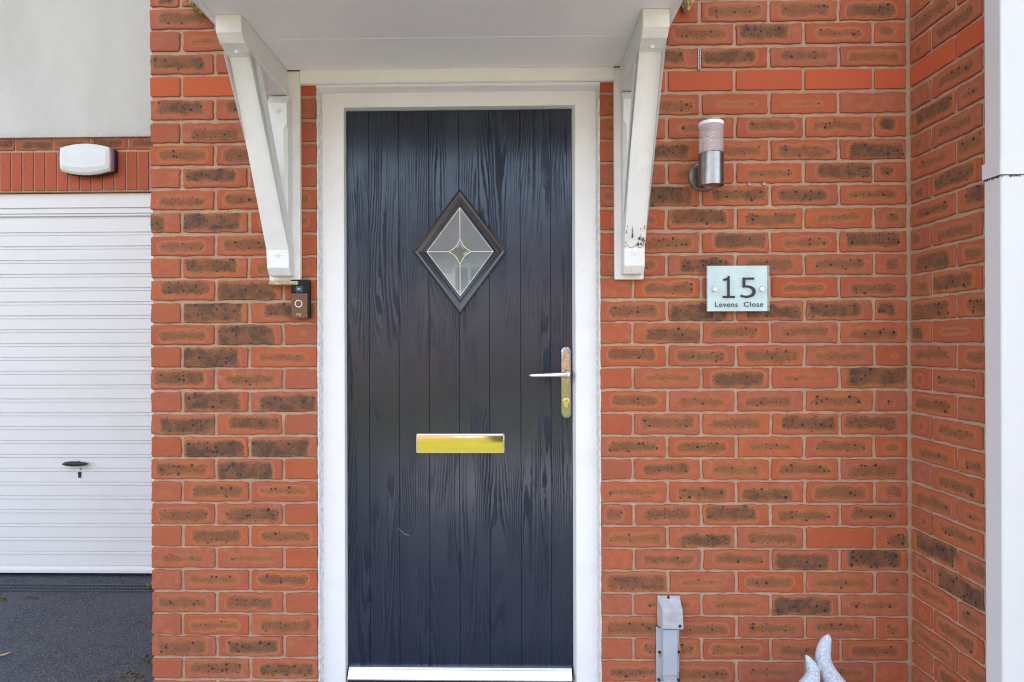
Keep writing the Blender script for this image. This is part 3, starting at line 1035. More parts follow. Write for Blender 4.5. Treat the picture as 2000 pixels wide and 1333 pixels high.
sm_ = lo.modifiers.new('solid', 'SOLIDIFY'); sm_.thickness = 0.0006
tag(lo, 'small dry brown leaf lying on the tarmac at the left edge', 'leaf')

# ------------------------------------------------------------------ front door
FY = 0.030           # frame face
LY = 0.060           # leaf face
dr = thing('front_door', 'graphite wood-grain front door with diamond window in a white frame', 'door', (P(898, 700, LY).x, LY, 0.13))
fx0, fx1 = P(623, 700, FY).x, P(1171, 700, FY).x
ix0, ix1 = P(671, 700, FY).x, P(1126, 700, FY).x
lx0, lx1 = P(677.5, 700, LY).x, P(1118, 700, LY).x
fz1 = P(900, 160, FY).z
iz1, lz1 = P(900, 206, FY).z, P(900, 215, LY).z
zbot = 0.135
bm = bmesh.new()
o_ = [(fx0, zbot), (fx0, fz1), (fx1, fz1), (fx1, zbot)]
i_ = [(ix0, zbot), (ix0, iz1), (ix1, iz1), (ix1, zbot)]
l_ = [(lx0, zbot), (lx0, lz1), (lx1, lz1), (lx1, zbot)]


def strip(bm, a, b, ya, yb, segs=1):
    va = [bm.verts.new((x, ya, z)) for x, z in a]
    vb = [bm.verts.new((x, yb, z)) for x, z in b]
    for i in range(3): bm.faces.new((va[i], va[i + 1], vb[i + 1], vb[i]))


sh = 0.008
o2 = [(fx0 + sh, zbot), (fx0 + sh, fz1 - sh), (fx1 - sh, fz1 - sh), (fx1 - sh, zbot)]
rings = [(o_, FY + 0.07), (o_, FY + 0.004), (o2, FY), (i_, FY)]
i2 = [(ix0 + 0.003, zbot), (ix0 + 0.003, iz1 - 0.003), (ix1 - 0.003, iz1 - 0.003), (ix1 - 0.003, zbot)]
rings += [(i2, FY + 0.002), (l_, LY - 0.002), (l_, FY + 0.07)]
vsl = [[bm.verts.new((x, y, z)) for x, z in r] for r, y in rings]
for a, b in zip(vsl, vsl[1:]):
    for i in range(3): bm.faces.new((a[i], a[i + 1], b[i + 1], b[i]))
a, b = vsl[0], vsl[-1]
for i in range(3): bm.faces.new((a[i], a[i + 1], b[i + 1], b[i]))
obj('frame', bm, M['upvc'], dr)
# mitre lines
bm = bmesh.new()
for (ax, az, bx_, bz) in ((fx0 + sh, fz1 - sh, ix0, iz1), (fx1 - sh, fz1 - sh, ix1, iz1)):
    prism(bm, [(ax, FY - .0002, az), (bx_, FY - .0002, bz), (bx_, FY - .0002, bz + 0.0007), (ax, FY - .0002, az + 0.0007)], (0, 0.001, 0))
obj('mitre_joint', bm, M['sealant'], dr)
# ragged sealant bead against the brick
bm = bmesh.new()
r3 = random.Random(3)
for side, xb in ((1, XOL), (-1, XOR)):
    zz = zbot
    prev = None
    n_ = 150
    for i in range(n_ + 1):
        z_ = zbot + (fz1 - zbot) * i / n_
        wv = 0.0035 + 0.0025 * noise.noise(Vector((side * 3, 0, z_ * 22))) + r3.uniform(-.0006, .0006)
        a0 = (xb - side * wv * 0.8, 0.0005, z_)
        a1 = (xb + side * 0.003, -0.001, z_)
        a2 = (xb + side * (0.0055 + 0.002 * noise.noise(Vector((9, side, z_ * 30)))), FY - 0.006, z_)
        a3 = (xb + side * 0.0085, FY + 0.001, z_)
        cur = [bm.verts.new(p_) for p_ in (a0, a1, a2, a3)]
        if prev:
            for k_ in range(3): bm.faces.new((prev[k_], prev[k_ + 1], cur[k_ + 1], cur[k_]))
        prev = cur
obj('sealant', bm, M['sealant'], dr, smooth=True)
# leaf with vee grooves
gxs = [P(x, 700, LY).x for x in (721.5, 779.7, 838.5, 897, 956, 1017, 1076)]
lb = 0.15
prof = [(lx0 + 0.002, LY)]
for g in gxs: prof += [(g - 0.0015, LY), (g - 0.0003, LY + 0.0015), (g + 0.0003, LY + 0.0015), (g + 0.0015, LY)]
prof += [(lx1 - 0.002, LY), (lx1 - 0.002, LY + 0.044), (lx0 + 0.002, LY + 0.044)]
bm = bmesh.new()
prism(bm, [(x, y, lb) for x, y in prof], (0, 0, lz1 - 0.002 - lb))
obj('leaf', bm, M['door'], dr)
bm = bmesh.new()
box(bm, lx0 - 0.03, lx1 + 0.03, LY + 0.046, LY + 0.09, 0.13, lz1 + 0.05)
box(bm, lx0 - 0.001, lx0 + 0.0015, LY + 0.006, LY + 0.046, 0.15, lz1)
box(bm, lx1 - 0.0015, lx1 + 0.001, LY + 0.006, LY + 0.046, 0.15, lz1)
box(bm, lx0 + 0.002, lx1 - 0.002, LY + 0.006, LY + 0.046, lz1 - 0.0015, lz1 + 0.001)
obj('weather_seal', bm, M['matte_black'], dr)
# sill
bm = bmesh.new()
extrude_profile_x(bm, [(LY + 0.04, 0.148), (LY - 0.03, 0.146), (LY - 0.05, 0.138), (LY - 0.05, 0.131), (LY + 0.04, 0.131)], lx0 - 0.0, lx1)
obj('threshold', bm, M['brushed'], dr)
# weather bar
bm = bmesh.new()
wz1, wz0 = P(900, 1303.5, LY - 0.01).z, P(900, 1330, LY - 0.03).z
wx0, wx1 = P(683, 1310, LY).x, P(1116, 1310, LY).x
extrude_profile_x(bm, [(LY, wz1), (LY - 0.012, wz1 - 0.001), (LY - 0.013, wz1 - 0.006), (LY - 0.016, wz1 - 0.0085), (LY - 0.032, wz0 + 0.004), (LY - 0.032, wz0), (LY, wz0)], wx0, wx1)
obj('weather_bar', bm, M['brushed'], dr, bevel=0.0008)

# diamond window
dcx, dcz = P(898.5, 492, LY).x, P(898.5, 492, LY).z
hw, hh = P(990.5, 492, LY).x - dcx, P(898, 370, LY).z - dcz


def dia(kx, kz, y, n=1):
    c4 = [(dcx, dcz + kz), (dcx + kx, dcz), (dcx, dcz - kz), (dcx - kx, dcz)]
    out = []
    for i in range(4):
        a, b = c4[i], c4[(i + 1) % 4]
        for j in range(n): out.append((a[0] + (b[0] - a[0]) * j / n, y, a[1] + (b[1] - a[1]) * j / n))
    return out


def dring(k): return hw * k, hh * k


gk = (P(964, 492, LY).x - P(835, 492, LY).x) / 2 / hw
bm = bmesh.new()
steps = [(1.0, LY - 0.0005), (1.0, LY - 0.009), (0.99, LY - 0.0125), (0.972, LY - 0.0135), (0.960, LY - 0.0125), (0.952, LY - 0.0105), (0.90, LY - 0.0095), (0.825, LY - 0.0050), (0.815, LY - 0.0035),
         (0.805, LY - 0.0035), (0.80, LY - 0.0062), (0.785, LY - 0.0070), (0.765, LY - 0.0055), (gk + 0.01, LY - 0.002), (gk, LY + 0.0015), (gk, LY + 0.004)]
loft(bm, [dia(*dring(k_), y_) for k_, y_ in steps], cap=False)
dw = obj('diamond_frame', bm, M['trim_black'], dr)
bm = bmesh.new()
loft(bm, [dia(*dring(gk + 0.01), LY + 0.0012), dia(*dring(gk + 0.01), LY - 0.0004)])
obj('glass', bm, M['glass'], dw)
bm = bmesh.new()
inn = []
cw, ch = P(920.5, 492, LY).x - dcx, P(898, 467, LY).z - dcz
cor = [(0, ch), (cw, 0), (0, -ch), (-cw, 0)]


def concave(k, y, n=8):
    out = []
    for i in range(4):
        a, b = cor[i], cor[(i + 1) % 4]
        for j in range(n):
            s_ = j / n
            pull = 1 - 0.22 * math.sin(math.pi * s_)
            out.append((dcx + (a[0] + (b[0] - a[0]) * s_) * pull * k, y, dcz + (a[1] + (b[1] - a[1]) * s_) * pull * k))
    return out


loft(bm, [concave(1.03, LY - 0.0006), concave(1.03, LY - 0.0018), concave(0.93, LY - 0.0018), concave(0.93, LY - 0.0006)], cap=False)
gi = 0.0011
for (ax, az, bx_, bz) in ((0, ch, 0, hh * gk), (0, -ch, 0, -hh * gk)):
    box(bm, dcx - gi, dcx + gi, LY - 0.0018, LY - 0.0006, dcz + min(az, bz), dcz + max(az, bz))
for (ax, bx_) in ((cw, hw * gk), (-cw, -hw * gk)):
    box(bm, dcx + min(ax, bx_), dcx + max(ax, bx_), LY - 0.0018, LY - 0.0006, dcz - gi, dcz + gi)
obj('leading', bm, M['lead'], dw)
bm = bmesh.new()
loft(bm, [concave(0.93, LY - 0.0006), concave(0.93, LY - 0.001), concave(0.55, LY - 0.0035)])
obj('bevelled_centre', bm, M['bevel_glass'], dw)
bm = bmesh.new()
st2 = [(gk + 0.012, LY - 0.0022), (gk - 0.008, LY - 0.0006)]
loft(bm, [dia(*dring(k_), y_) for k_, y_ in st2], cap=False)
obj('glazing_bead', bm, M['lead'], dw)

# letter plate
lp = thing('x', None, None, (0, 0, 0)); bpy.data.objects.remove(lp)
A_, B_ = P(812, 847.5, LY - 0.012), P(985.5, 886.5, LY - 0.012)
bm = bmesh.new()
x0_, x1_, z0_, z1_ = A_.x, B_.x, B_.z, A_.z
box(bm, x0_, x1_, LY - 0.008, LY + 0.001, z0_, z1_)
lpo = obj('letter_plate', bm, M['chrome'], dr, bevel=0.003)
bm = bmesh.new()
# flap: leans a few degrees and is slightly crowned
zt_, zb_ = z1_ - 0.0015, z0_ + 0.0035
n_ = 48
pr = []
for i in range(n_ + 1):
    s_ = i / n_
    zz = zb_ + (zt_ - 0.006 - zb_) * s_
    pr.append((LY - 0.0150 + (zt_ - 0.006 - zb_) * (0.0035 * s_ + 0.026 * s_ * s_), zz))
pr += [(LY - 0.0150, zt_ - 0.0035), (LY - 0.0152, zt_ - 0.001), (LY - 0.012, zt_ + 0.0008), (LY - 0.008, zt_)]
pr += [(LY - 0.0075, zb_)]
extrude_profile_x(bm, pr, x0_ + 0.0045, x1_ - 0.0055)
obj('flap', bm, M['chrome'], lpo)
bm = bmesh.new()
box(bm, x0_ + 0.0036, x1_ - 0.0046, LY - 0.0098, LY - 0.0079, zb_ - 0.0010, zt_ + 0.0002)
obj('flap_shadow_gap', bm, M['matte_black'], lpo)  # matte black strip painted in as the shadow line round the flap
bm = bmesh.new()
for xx in (x0_ + 0.002, x1_ - 0.0025):
    lathe(bm, (xx, LY - 0.010, zt_ - 0.002), [(0.0012, -0.001), (0.0018, 0.0), (0.0018, 0.0025)], 10, 'Y')
obj('pivot', bm, M['matte_black'], lpo)

# handle
hx0, hx1 = P(1095.7, 740, LY - .006).x, P(1115.7, 740, LY - .006).x
hz1, hz0 = P(1105, 677, LY - .006).z, P(1105, 818, LY - .006).z
hc = (hx0 + hx1) / 2
hr = (hx1 - hx0) / 2


def stadium(r, y, ins=0):
    out = []
    for i in range(13):
        a = math.pi * i / 12
        out.append((hc + (r) * math.cos(a), y, hz1 - hr + (r) * math.sin(a)))
    for i in range(13):
        a = math.pi + math.pi * i / 12
        out.append((hc + (r) * math.cos(a), y, hz0 + hr + (r) * math.sin(a)))
    return out


bm = bmesh.new()
loft(bm, [stadium(hr, LY + 0.001), stadium(hr, LY - 0.004), stadium(hr - 0.0015, LY - 0.0075), stadium(hr - 0.006, LY - 0.0095)])
ho = obj('door_handle', bm, M['pitted'], dr, smooth=False, bevel=0.0004)
bm = bmesh.new()
hub = P(1107.5, 731.5, LY - 0.03)
lathe(bm, (hub.x, LY - 0.0485, hub.z), [(0.006, 0), (0.009, 0.002), (0.0098, 0.006), (0.0098, 0.028), (0.0135, 0.030), (0.0135, 0.0395)], 24, 'Y')
rings = []
x_tip = P(1033.5, 733, LY - 0.045).x
for i in range(15):
    s_ = i / 14
    xx = hub.x + (x_tip - hub.x) * s_
    rz = (0.0092 - 0.0034 * s_) * (1 if s_ < 0.93 else 0.75 if s_ < 0.99 else 0.35)
    ry = rz * 0.75
    yy = LY - 0.0425 - 0.004 * math.sin(s_ * 2.4)
    zz = hub.z + 0.0004 - 0.0035 * s_
    rings.append([(xx, yy + ry * math.cos(a), zz + rz * math.sin(a)) for a in [2 * math.pi * q / 16 for q in range(16)]])
loft(bm, rings)
obj('lever', bm, M['chrome'], ho, smooth=True)
bm = bmesh.new()
kc = P(1106, 783.5, LY - 0.012)
kl = P(1106, 793, LY - 0.012)


def keyshape(y, k):
    out = []
    for i in range(17):
        a = R(-55) + R(290) * i / 16
        out.append((kc.x + 0.0082 * k * math.cos(a), y, kc.z + 0.0082 * k * math.sin(a)))
    for i in range(7):
        a = math.pi + math.pi * i / 6
        out.append((kl.x + 0.0049 * k * math.cos(a), y, kl.z + 0.0049 * k * math.sin(a)))
    return out


loft(bm, [keyshape(LY - 0.008, 1.3), keyshape(LY - 0.0112, 1.3), keyshape(LY - 0.0112, 1.0), keyshape(LY - 0.014, 0.97)])
kk = obj('key_cylinder', bm, M['chrome'], ho, bevel=0.0003)
bm = bmesh.new()
box(bm, kc.x - 0.005, kc.x + 0.005, LY - 0.0143, LY - 0.0138, kc.z - 0.0010, kc.z + 0.0010)
obj('keyhole', bm, M['matte_black'], kk)
# scratch
bm = bmesh.new()
pl = [P(778, 1033, LY - .0003), P(786, 1040, LY - .0003), P(791, 1044, LY - .0003), P(799, 1047, LY - .0003)]
for a, b in zip(pl, pl[1:]):
    prism(bm, [a, b, b + Vector((0, 0, .0008)), a + Vector((0, 0, .0006))], (0, 0.0006, 0))
obj('scratch', bm, M['lead'], dr)

# ------------------------------------------------------------------ canopy
SZ = P(885, 134.5, -0.022).z
CXL, CXR = -0.822, 0.452
CYF = -0.78
cn = thing('porch_canopy', 'white porch canopy with grubby soffit on two timber brackets', 'canopy', ((CXL + CXR) / 2, 0, SZ))
bm = bmesh.new()
yj = [CYF + 0.02, -0.505, -0.243, -0.0235]
for a, b in zip(yj, yj[1:]):
    extrude_profile_x(bm, [(a + 0.0008, SZ + 0.012), (a + 0.0008, SZ + 0.0015), (a + 0.002, SZ), (b - 0.0016, SZ), (b - 0.0008, SZ + 0.0015), (b - 0.0008, SZ + 0.012)], CXL + 0.022, CXR - 0.022)
obj('soffit', bm, M['soffit'], cn)
bm = bmesh.new()
for xa, xb, xi in ((CXL, CXL + 0.010, CXL + 0.0215), (CXR, CXR - 0.010, CXR - 0.0215)):
    prism(bm, [(xa, CYF, SZ - 0.004), (xb, CYF, SZ - 0.004), (xb, CYF, SZ + 0.000), (xi, CYF, SZ + 0.001), (xi, CYF, SZ + 0.013), (xa, CYF, SZ + 0.10)], (0, -CYF - 0.001, 0))
box(bm, CXL, CXR, CYF - 0.018, CYF - 0.001, SZ - 0.012, SZ + 0.13)
obj('fascia', bm, M['clean_upvc'], cn, bevel=0.001)
bm = bmesh.new()
prism(bm, [(CXL - 0.03, CYF - 0.06, SZ + 0.132), (CXL - 0.03, CYF - 0.06, SZ + 0.10 + 0.05), (CXL - 0.03, -0.002, SZ + 0.44), (CXL - 0.03, -0.002, SZ + 0.132)], (CXR - CXL + 0.06, 0, 0))
obj('roof', bm, M['tile'], cn)
bm = bmesh.new()
bz = P(885, 160, -0.022).z
bxl, bxr = -0.6868, 0.3378
extrude_profile_x(bm, [(-0.001, SZ + 0.01), (-0.022, SZ + 0.01), (-0.022, bz + 0.004), (-0.016, bz), (-0.001, bz - 0.0005)], bxl, bxr)
obj('wall_board', bm, M['soffit'], cn, bevel=0.001)
bm = bmesh.new()
extrude_profile_x(bm, [(0.029, bz - 0.0008), (-0.012, bz - 0.0008), (-0.012, bz - 0.010), (0.002, bz - 0.014), (0.029, bz - 0.014)], XOL - 0.002, XOR + 0.002)
obj('head_trim', bm, M['upvc'], cn, bevel=0.001)


def bracket(top0, top1, bot0, bot1, pw0, pw1, sgn):
    """top0..top1 x-range at the canopy, bot0..bot1 at the foot (the old timber is a little twisted)"""
    def X(z, side):
        k = (SZ - z) / 0.67
        return (top0 + (bot0 - top0) * k) if side == 0 else (top1 + (bot1 - top1) * k)

    def solid(bm, poly):
        a = [bm.verts.new((X(z, 0), y, z)) for y, z in poly]
        b = [bm.verts.new((X(z, 1), y, z)) for y, z in poly]
        n = len(poly)
        bm.faces.new(a); bm.faces.new(b[::-1])
        for i in range(n): bm.faces.new((a[i], b[i], b[(i + 1) % n], a[(i + 1) % n]))
    z = lambda d_: CAMZ + d_
    root = bpy.data.objects.new('bracket', None)
    COL.objects.link(root)
    root.parent = cn
    root.matrix_parent_inverse = cn.matrix_world.inverted()
    bm = bmesh.new()
    solid(bm, [(-0.398, SZ - 0.0005), (-0.398, z(0.842)), (-0.376, z(0.822)), (-0.34, z(0.812)), (-0.27, z(0.810)), (-0.022, z(0.806)), (-0.022, SZ - 0.0005)])
    obj('beam', bm, M['wood'], root, bevel=0.002)
    bm = bmesh.new()
    solid(bm, [(-0.375, z(0.8215)), (-0.318, z(0.818)), (-0.078, z(0.296)), (-0.078, z(0.24)), (-0.060, z(0.216)), (-0.0215, z(0.216)), (-0.0215, z(0.30)), (-0.26, z(0.8085)), (-0.34, z(0.8115))][1:])
    obj('strut', bm, M['wood'], root, bevel=0.0025)
    bm = bmesh.new()
    a, b = X(z(0.5), 0) + 0.002, X(z(0.5), 1) - 0.002
    xs0, xs1 = (pw0, pw1)
    # post with stopped chamfers
    secs = [(z(0.803), 0.0, 0.015), (z(0.765), 0.0, 0.055), (z(0.70), 0.0, 0.055), (z(0.685), 0.010, 0.055), (z(0.42), 0.010, 0.055), (z(0.405), 0.0, 0.055), (z(0.235), 0.0, 0.045)]
    rg = []
    for zz, c_, dp in secs:
        yf_ = -0.0225 - dp
        rg.append([(xs0, -0.0225, zz), (xs0, yf_ + c_ + 0.0005, zz), (xs0 + c_ + 0.0005, yf_, zz), (xs1 - c_ - 0.0005, yf_, zz), (xs1, yf_ + c_ + 0.0005, zz), (xs1, -0.0225, zz)])
    loft(bm, rg)
    obj('post', bm, M['wood'], root, bevel=0.0012)
    bm = bmesh.new()
    q0, q1 = (xs0 - 0.012, xs1 + 0.024) if sgn < 0 else (xs0 - 0.020, xs1 + 0.008)
    box(bm, q0, q1, -0.0215, -0.0005, z(0.202), SZ - 0.001)
    obj('wall_plate', bm, M['wood'], root, bevel=0.004)
    for yy, zz, big in ((-0.352, 0.815, 0), (-0.0795, 0.283, 1), (-0.0785, 0.742, 2)):
        bm = bmesh.new()
        xm = (X(z(zz), 0) + X(z(zz), 1)) / 2
        if big == 0:
            lathe(bm, (xm, -0.343, z(0.8135) - 0.0035), [(0.006, -0.003), (0.0075, 0.0), (0.0075, 0.006)], 12, 'Z')
        else:
            lathe(bm, (xm if big == 1 else (xs0 + xs1) / 2 + 0.004, yy - 0.004, z(zz)), [(0.0045, 0), (0.0062, 0.0012), (0.0062, 0.003), (0.0105, 0.0032), (0.0105, 0.006)], 10, 'Y')
        obj('bolt', bm, M['wood'], root)
    if sgn > 0:
        bm = bmesh.new()
        rc = random.Random(5)
        pl_ = lambda zz: -0.078 - (zz - 0.296) * (0.24 / 0.522)
        xa_, xb_ = X(z(.3), 0), X(z(.3), 1)
        for i in range(34):
            if i < 12:
                u_ = xa_ + (xb_ - xa_) * (i + .5) / 12; zz = 0.300 + 0.004 * math.sin(i * 1.3); w2, h2 = 0.0026, 0.0006
            elif i < 24:
                u_ = xa_ + (xb_ - xa_) * rc.uniform(.60, .98); zz = rc.uniform(.303, .325); w2, h2 = rc.uniform(.0005, .0016), rc.uniform(.001, .005)
            else:
                u_ = xa_ + (xb_ - xa_) * rc.uniform(.05, .95); zz = rc.uniform(.31, .36); w2, h2 = .00035, rc.uniform(.003, .012)
            box(bm, u_ - w2, u_ + w2, pl_(zz) - 0.0005 - h2 * .46, pl_(zz) + 0.004, z(zz - h2), z(zz + h2))
        obj('paint_crack', bm, M['grime'], root)
    if sgn < 0:
        bm = bmesh.new()
        box(bm, q0 + 0.003, q1 - 0.004, -0.036, -0.001, z(0.189), z(0.2018))
        obj('foam_strip', bm, M['foam'], root, bevel=0.005)
    return root


bracket(-0.797, -0.7265, -0.776, -0.704, -0.778, -0.711, -1)
bracket(0.3560, 0.4275, 0.3590, 0.4240, 0.358, 0.424, 1)

for sx, px, py, lab in ((-1, 388, 6, 'yellow green mossy foam beside the left edge of the canopy'), (1, 1344, 4, 'yellowed lump of foam at the right edge of the canopy')):
    bm = bmesh.new()
    q = P(px, py, -0.03)
    if sx < 0:
        clump(bm, (q.x, -0.025, q.z + 0.004), (0.034, 0.030, 0.026), 3.0, rough=0.5)
        clump(bm, (q.x + 0.02, -0.03, q.z - 0.018), (0.022, 0.024, 0.018), 5.0, rough=0.5)
    else:
        clump(bm, (q.x, -0.025, q.z + 0.008), (0.017, 0.03, 0.032), 8.0, rough=0.35)
    tag(obj('moss_clump', bm, M['foam'] if sx > 0 else M['old_moss'], smooth=False), lab, 'moss')

# ------------------------------------------------------------------ wall lamp
LD = -0.085
lc = P(1389, 300, LD)
wl = thing('wall_lamp', 'brushed steel wall lamp with clear bubbled acrylic top', 'wall lamp', (lc.x, -0.001, lc.z))
rad = 0.0385
zt_, zm_, zb_ = P(1389, 238.5, LD).z, P(1389, 300.5, LD).z, P(1389, 363.5, LD).z
bm = bmesh.new()
pc = P(1375, 344, -0.008)
lathe(bm, (pc.x, 0, pc.z), [(0.050, -0.0005), (0.050, -0.006), (0.047, -0.010), (0.030, -0.011)][::-1] if False else [(0.030, -0.014), (0.046, -0.013), (0.0495, -0.009), (0.0495, -0.0008)], 40, 'Y')
obj('backplate', bm, M['steel'], wl, smooth='auto')
bm = bmesh.new()
box(bm, pc.x - 0.012, pc.x + 0.012, LD + 0.02, -0.012, pc.z - 0.012, pc.z + 0.020)
obj('arm', bm, M['steel_dark'], wl, bevel=0.003)
bm = bmesh.new()
lathe(bm, (lc.x, LD, 0), [(rad - 0.003, zb_ + 0.004), (rad - 0.003, zb_ + 0.0005), (rad, zb_), (rad, zm_ - 0.002), (rad - 0.003, zm_)], 48)
bo = obj('body', bm, M['steel'], wl, smooth='auto')
bm = bmesh.new()
for i in range(3):
    q = Vector((lc.x + 0.026 + 0.003 * (i % 2), LD - 0.0285, zm_ - 0.055 - 0.006 * i))
    lathe(bm, (q.x, q.y, q.z), [(0.0012, 0), (0.0012, 0.002)], 8, 'Y')
obj('rivet', bm, M['steel_dark'], bo)
bm = bmesh.new()
lathe(bm, (lc.x, LD, 0), [(rad - 0.001, zm_ + 0.0005), (rad - 0.001, zt_ - 0.014)], 48)
do = obj('acrylic_rod', bm, M['acrylic'], wl, smooth='auto')
bm = bmesh.new()
rb = random.Random(7)
for i in range(34):
    a = rb.uniform(0, 6.28); rr_ = rb.uniform(0, .013)
    s_ = rb.uniform(0.05, 0.85)
    q = Vector((lc.x + rr_ * math.cos(a) + 0.006 * math.sin(s_ * 8), LD + rr_ * math.sin(a), zm_ + (zt_ - zm_ - 0.014) * s_))
    k = bmesh.ops.create_icosphere(bm, subdivisions=2, radius=rb.uniform(.001, .0024), matrix=Matrix.Translation(q))
obj('bubbles', bm, M['bubble'], do, smooth=True)
bm = bmesh.new()
lathe(bm, (lc.x, LD, 0), [(rad - 0.001, zt_ - 0.0135), (rad, zt_ - 0.0132), (rad, zt_ - 0.003), (rad - 0.001, zt_ - 0.0028)], 48)
obj('white_ring', bm, M['lamp_white'], wl, smooth='auto')
bm = bmesh.new()
lathe(bm, (lc.x, LD, 0), [(rad - 0.001, zt_ - 0.0025), (rad + 0.0002, zt_ - 0.002), (rad + 0.0002, zt_ + 0.001), (rad - 0.002, zt_ + 0.0015)], 48)
obj('cap', bm, M['steel_dark'], wl, smooth='auto')


# ------------------------------------------------------------------ lettering
def text_mesh(name, s, size, loc, mat, parent, ext=0.0003, spacing=1.0, width=None, offset=0.0):
    cu = bpy.data.curves.new(name, 'FONT')
    cu.body = s
    cu.size = size
    cu.extrude = ext
    cu.space_character = spacing
    cu.offset = offset
    cu.align_x = 'CENTER'
    to = bpy.data.objects.new(name, cu)
    COL.objects.link(to)
    bpy.context.view_layer.update()
    me = bpy.data.meshes.new_from_object(to)
    bpy.data.objects.remove(to)
    co = np.empty(len(me.vertices) * 3)
    me.vertices.foreach_get('co', co)
    co = co.reshape(-1, 3)
    mn, mx_ = co.min(0), co.max(0)
    sx = 1.0
    if width: sx = width / (mx_[0] - mn[0])
    cx_ = (mn[0] + mx_[0]) / 2
    new = np.stack([(co[:, 0] - cx_) * sx, -co[:, 2], co[:, 1]], -1) + np.array(loc)
    me.vertices.foreach_set('co', new.ravel())
    me.update()
    return link_mesh(name, me, mat, parent)


# ------------------------------------------------------------------ house sign
SY = -0.030
a, b = P(1380, 519, SY), P(1503.5, 608.5, SY)
sg = thing('house_sign', 'pale blue glass house sign reading 15 Levens Close', 'sign', (a.x / 2 + b.x / 2, SY, b.z))
bm = bmesh.new()
box(bm, a.x + 0.004, b.x - 0.006, SY + 0.0045, SY + 0.0065, b.z + 0.0015, a.z - 0.0015)
obj('backing', bm, M['sign'], sg, bevel=0.0005)
bm = bmesh.new()
box(bm, a.x, b.x, SY, SY + 0.004, b.z, a.z)
obj('panel', bm, M['clear_glass'], sg, bevel=0.0006)
for i, px in enumerate((1396.5, 1488.5)):
    q = P(px, 565.5, SY - 0.004)
    bm = bmesh.new()
    lathe(bm, (q.x, 0, q.z), [(0.0062, SY - 0.006), (0.0070, SY - 0.005), (0.0070, SY - 0.0006)], 24, 'Y')
    lathe(bm, (q.x, 0, q.z), [(0.0065, SY + 0.0068), (0.0065, -0.003)], 24, 'Y')
    obj('standoff', bm, M['brushed'], sg, smooth='auto')
q1 = P(1429.5, 583, SY); q5 = P(1462, 583, SY)
px15 = lambda p_: P(p_, 583, SY).x
h15 = P(1442, 539.5, SY).z - P(1442, 582.5, SY).z
ts = h15 / 0.729 * 1.0
bm = bmesh.new()
zb1, zt1 = q1.z + 0.001, q1.z + 0.001 + h15
xa1, xb1 = px15(1420.3), px15(1425.3)
pl = [(px15(1411.5), zb1), (px15(1435.5), zb1), (px15(1435.5), zb1 + 0.0065), (xb1, zb1 + 0.0065), (xb1, zt1), (xa1 + 0.002, zt1), (xa1 - 0.001, zt1 - 0.0065), (px15(1412), zt1 - 0.010), (px15(1412), zt1 - 0.0155), (xa1, zt1 - 0.0145), (xa1, zb1 + 0.0065), (px15(1411.5), zb1 + 0.0065)]
prism(bm, [(x, SY - 0.0009, z) for x, z in pl], (0, 0.0006, 0))
obj('numeral_one', bm, M['ink'], sg)
text_mesh('numeral_five', '5', ts, (px15(1461), SY - 0.0006, q1.z + 0.001), M['ink'], sg, width=px15(1476) - px15(1446), offset=-0.0009)
qz_ = P(1442, 599.5, SY)
hc_ = P(1442, 589.5, SY).z - qz_.z
text_mesh('street_name', 'Levens  Close', hc_ / 0.729, (px15(1443.5), SY - 0.0006, qz_.z), M['ink'], sg, width=px15(1490.5) - px15(1397), spacing=1.12, offset=0.00015)

# ------------------------------------------------------------------ doorbell
DY = -0.028
a, b = P(568, 546.5, DY), P(604, 622, DY)
db = thing('doorbell', 'black and bronze video doorbell on the brick pier', 'doorbell', ((a.x + b.x) / 2, -0.001, b.z))
bm = bmesh.new()
box(bm, a.x + 0.001, b.x - 0.001, DY + 0.008, -0.0005, b.z + 0.001, a.z - 0.001)
obj('case', bm, M['black'], db, bevel=0.003, seg=3)
zsp = P(586, 573, DY).z
bm = bmesh.new()
box(bm, a.x, b.x, DY, DY + 0.0078, zsp + 0.0003, a.z)
obj('camera_panel', bm, M['black'], db, bevel=0.002, seg=3)
bm = bmesh.new()
box(bm, a.x + 0.0015, P(600.5, 600, DY).x, DY - 0.0002, DY + 0.0078, b.z, zsp - 0.0003)
obj('faceplate', bm, M['bronze'], db, bevel=0.0015, seg=3)
bm = bmesh.new()
box(bm, P(600.7, 600, DY).x, b.x, DY + 0.001, DY + 0.0078, b.z + 0.0005, zsp - 0.0003)
obj('edge_trim', bm, M['black'], db, bevel=0.001)
q = P(584, 565.5, DY)
bm = bmesh.new()
lathe(bm, (q.x, DY, q.z), [(0.0035, -0.0028), (0.0075, -0.0018), (0.0095, 0.0002)], 24, 'Y')
ln_ = obj('lens', bm, M['lens'], db, smooth=True)
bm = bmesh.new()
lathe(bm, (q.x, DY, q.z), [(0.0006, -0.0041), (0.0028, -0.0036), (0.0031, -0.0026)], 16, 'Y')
obj('painted_glint', bm, M['lens_glint'], ln_, smooth=True)  # pale dome: the lens highlight put into the colour
bm = bmesh.new()
box(bm, q.x - 0.0105, q.x + 0.0115, DY - 0.0006, DY + 0.001, q.z - 0.0105, q.z + 0.0105)
obj('lens_surround', bm, simple('slate_blue', (0.03, 0.04, 0.06), 0.2), db, bevel=0.0004)
q = P(583.3, 593.5, DY)
bm = bmesh.new()
ro, ri = 0.0123, 0.0098
loft(bm, [circ((q.x, DY - 0.0003, q.z), ri, 32, 'Y'), circ((q.x, DY - 0.0014, q.z), ri, 32, 'Y'), circ((q.x, DY - 0.0014, q.z), ro, 32, 'Y'), circ((q.x, DY - 0.0003, q.z), ro, 32, 'Y')], cap=False)
bt = obj('button', bm, M['ring_white'], db)
q = P(583.5, 616.5, DY)
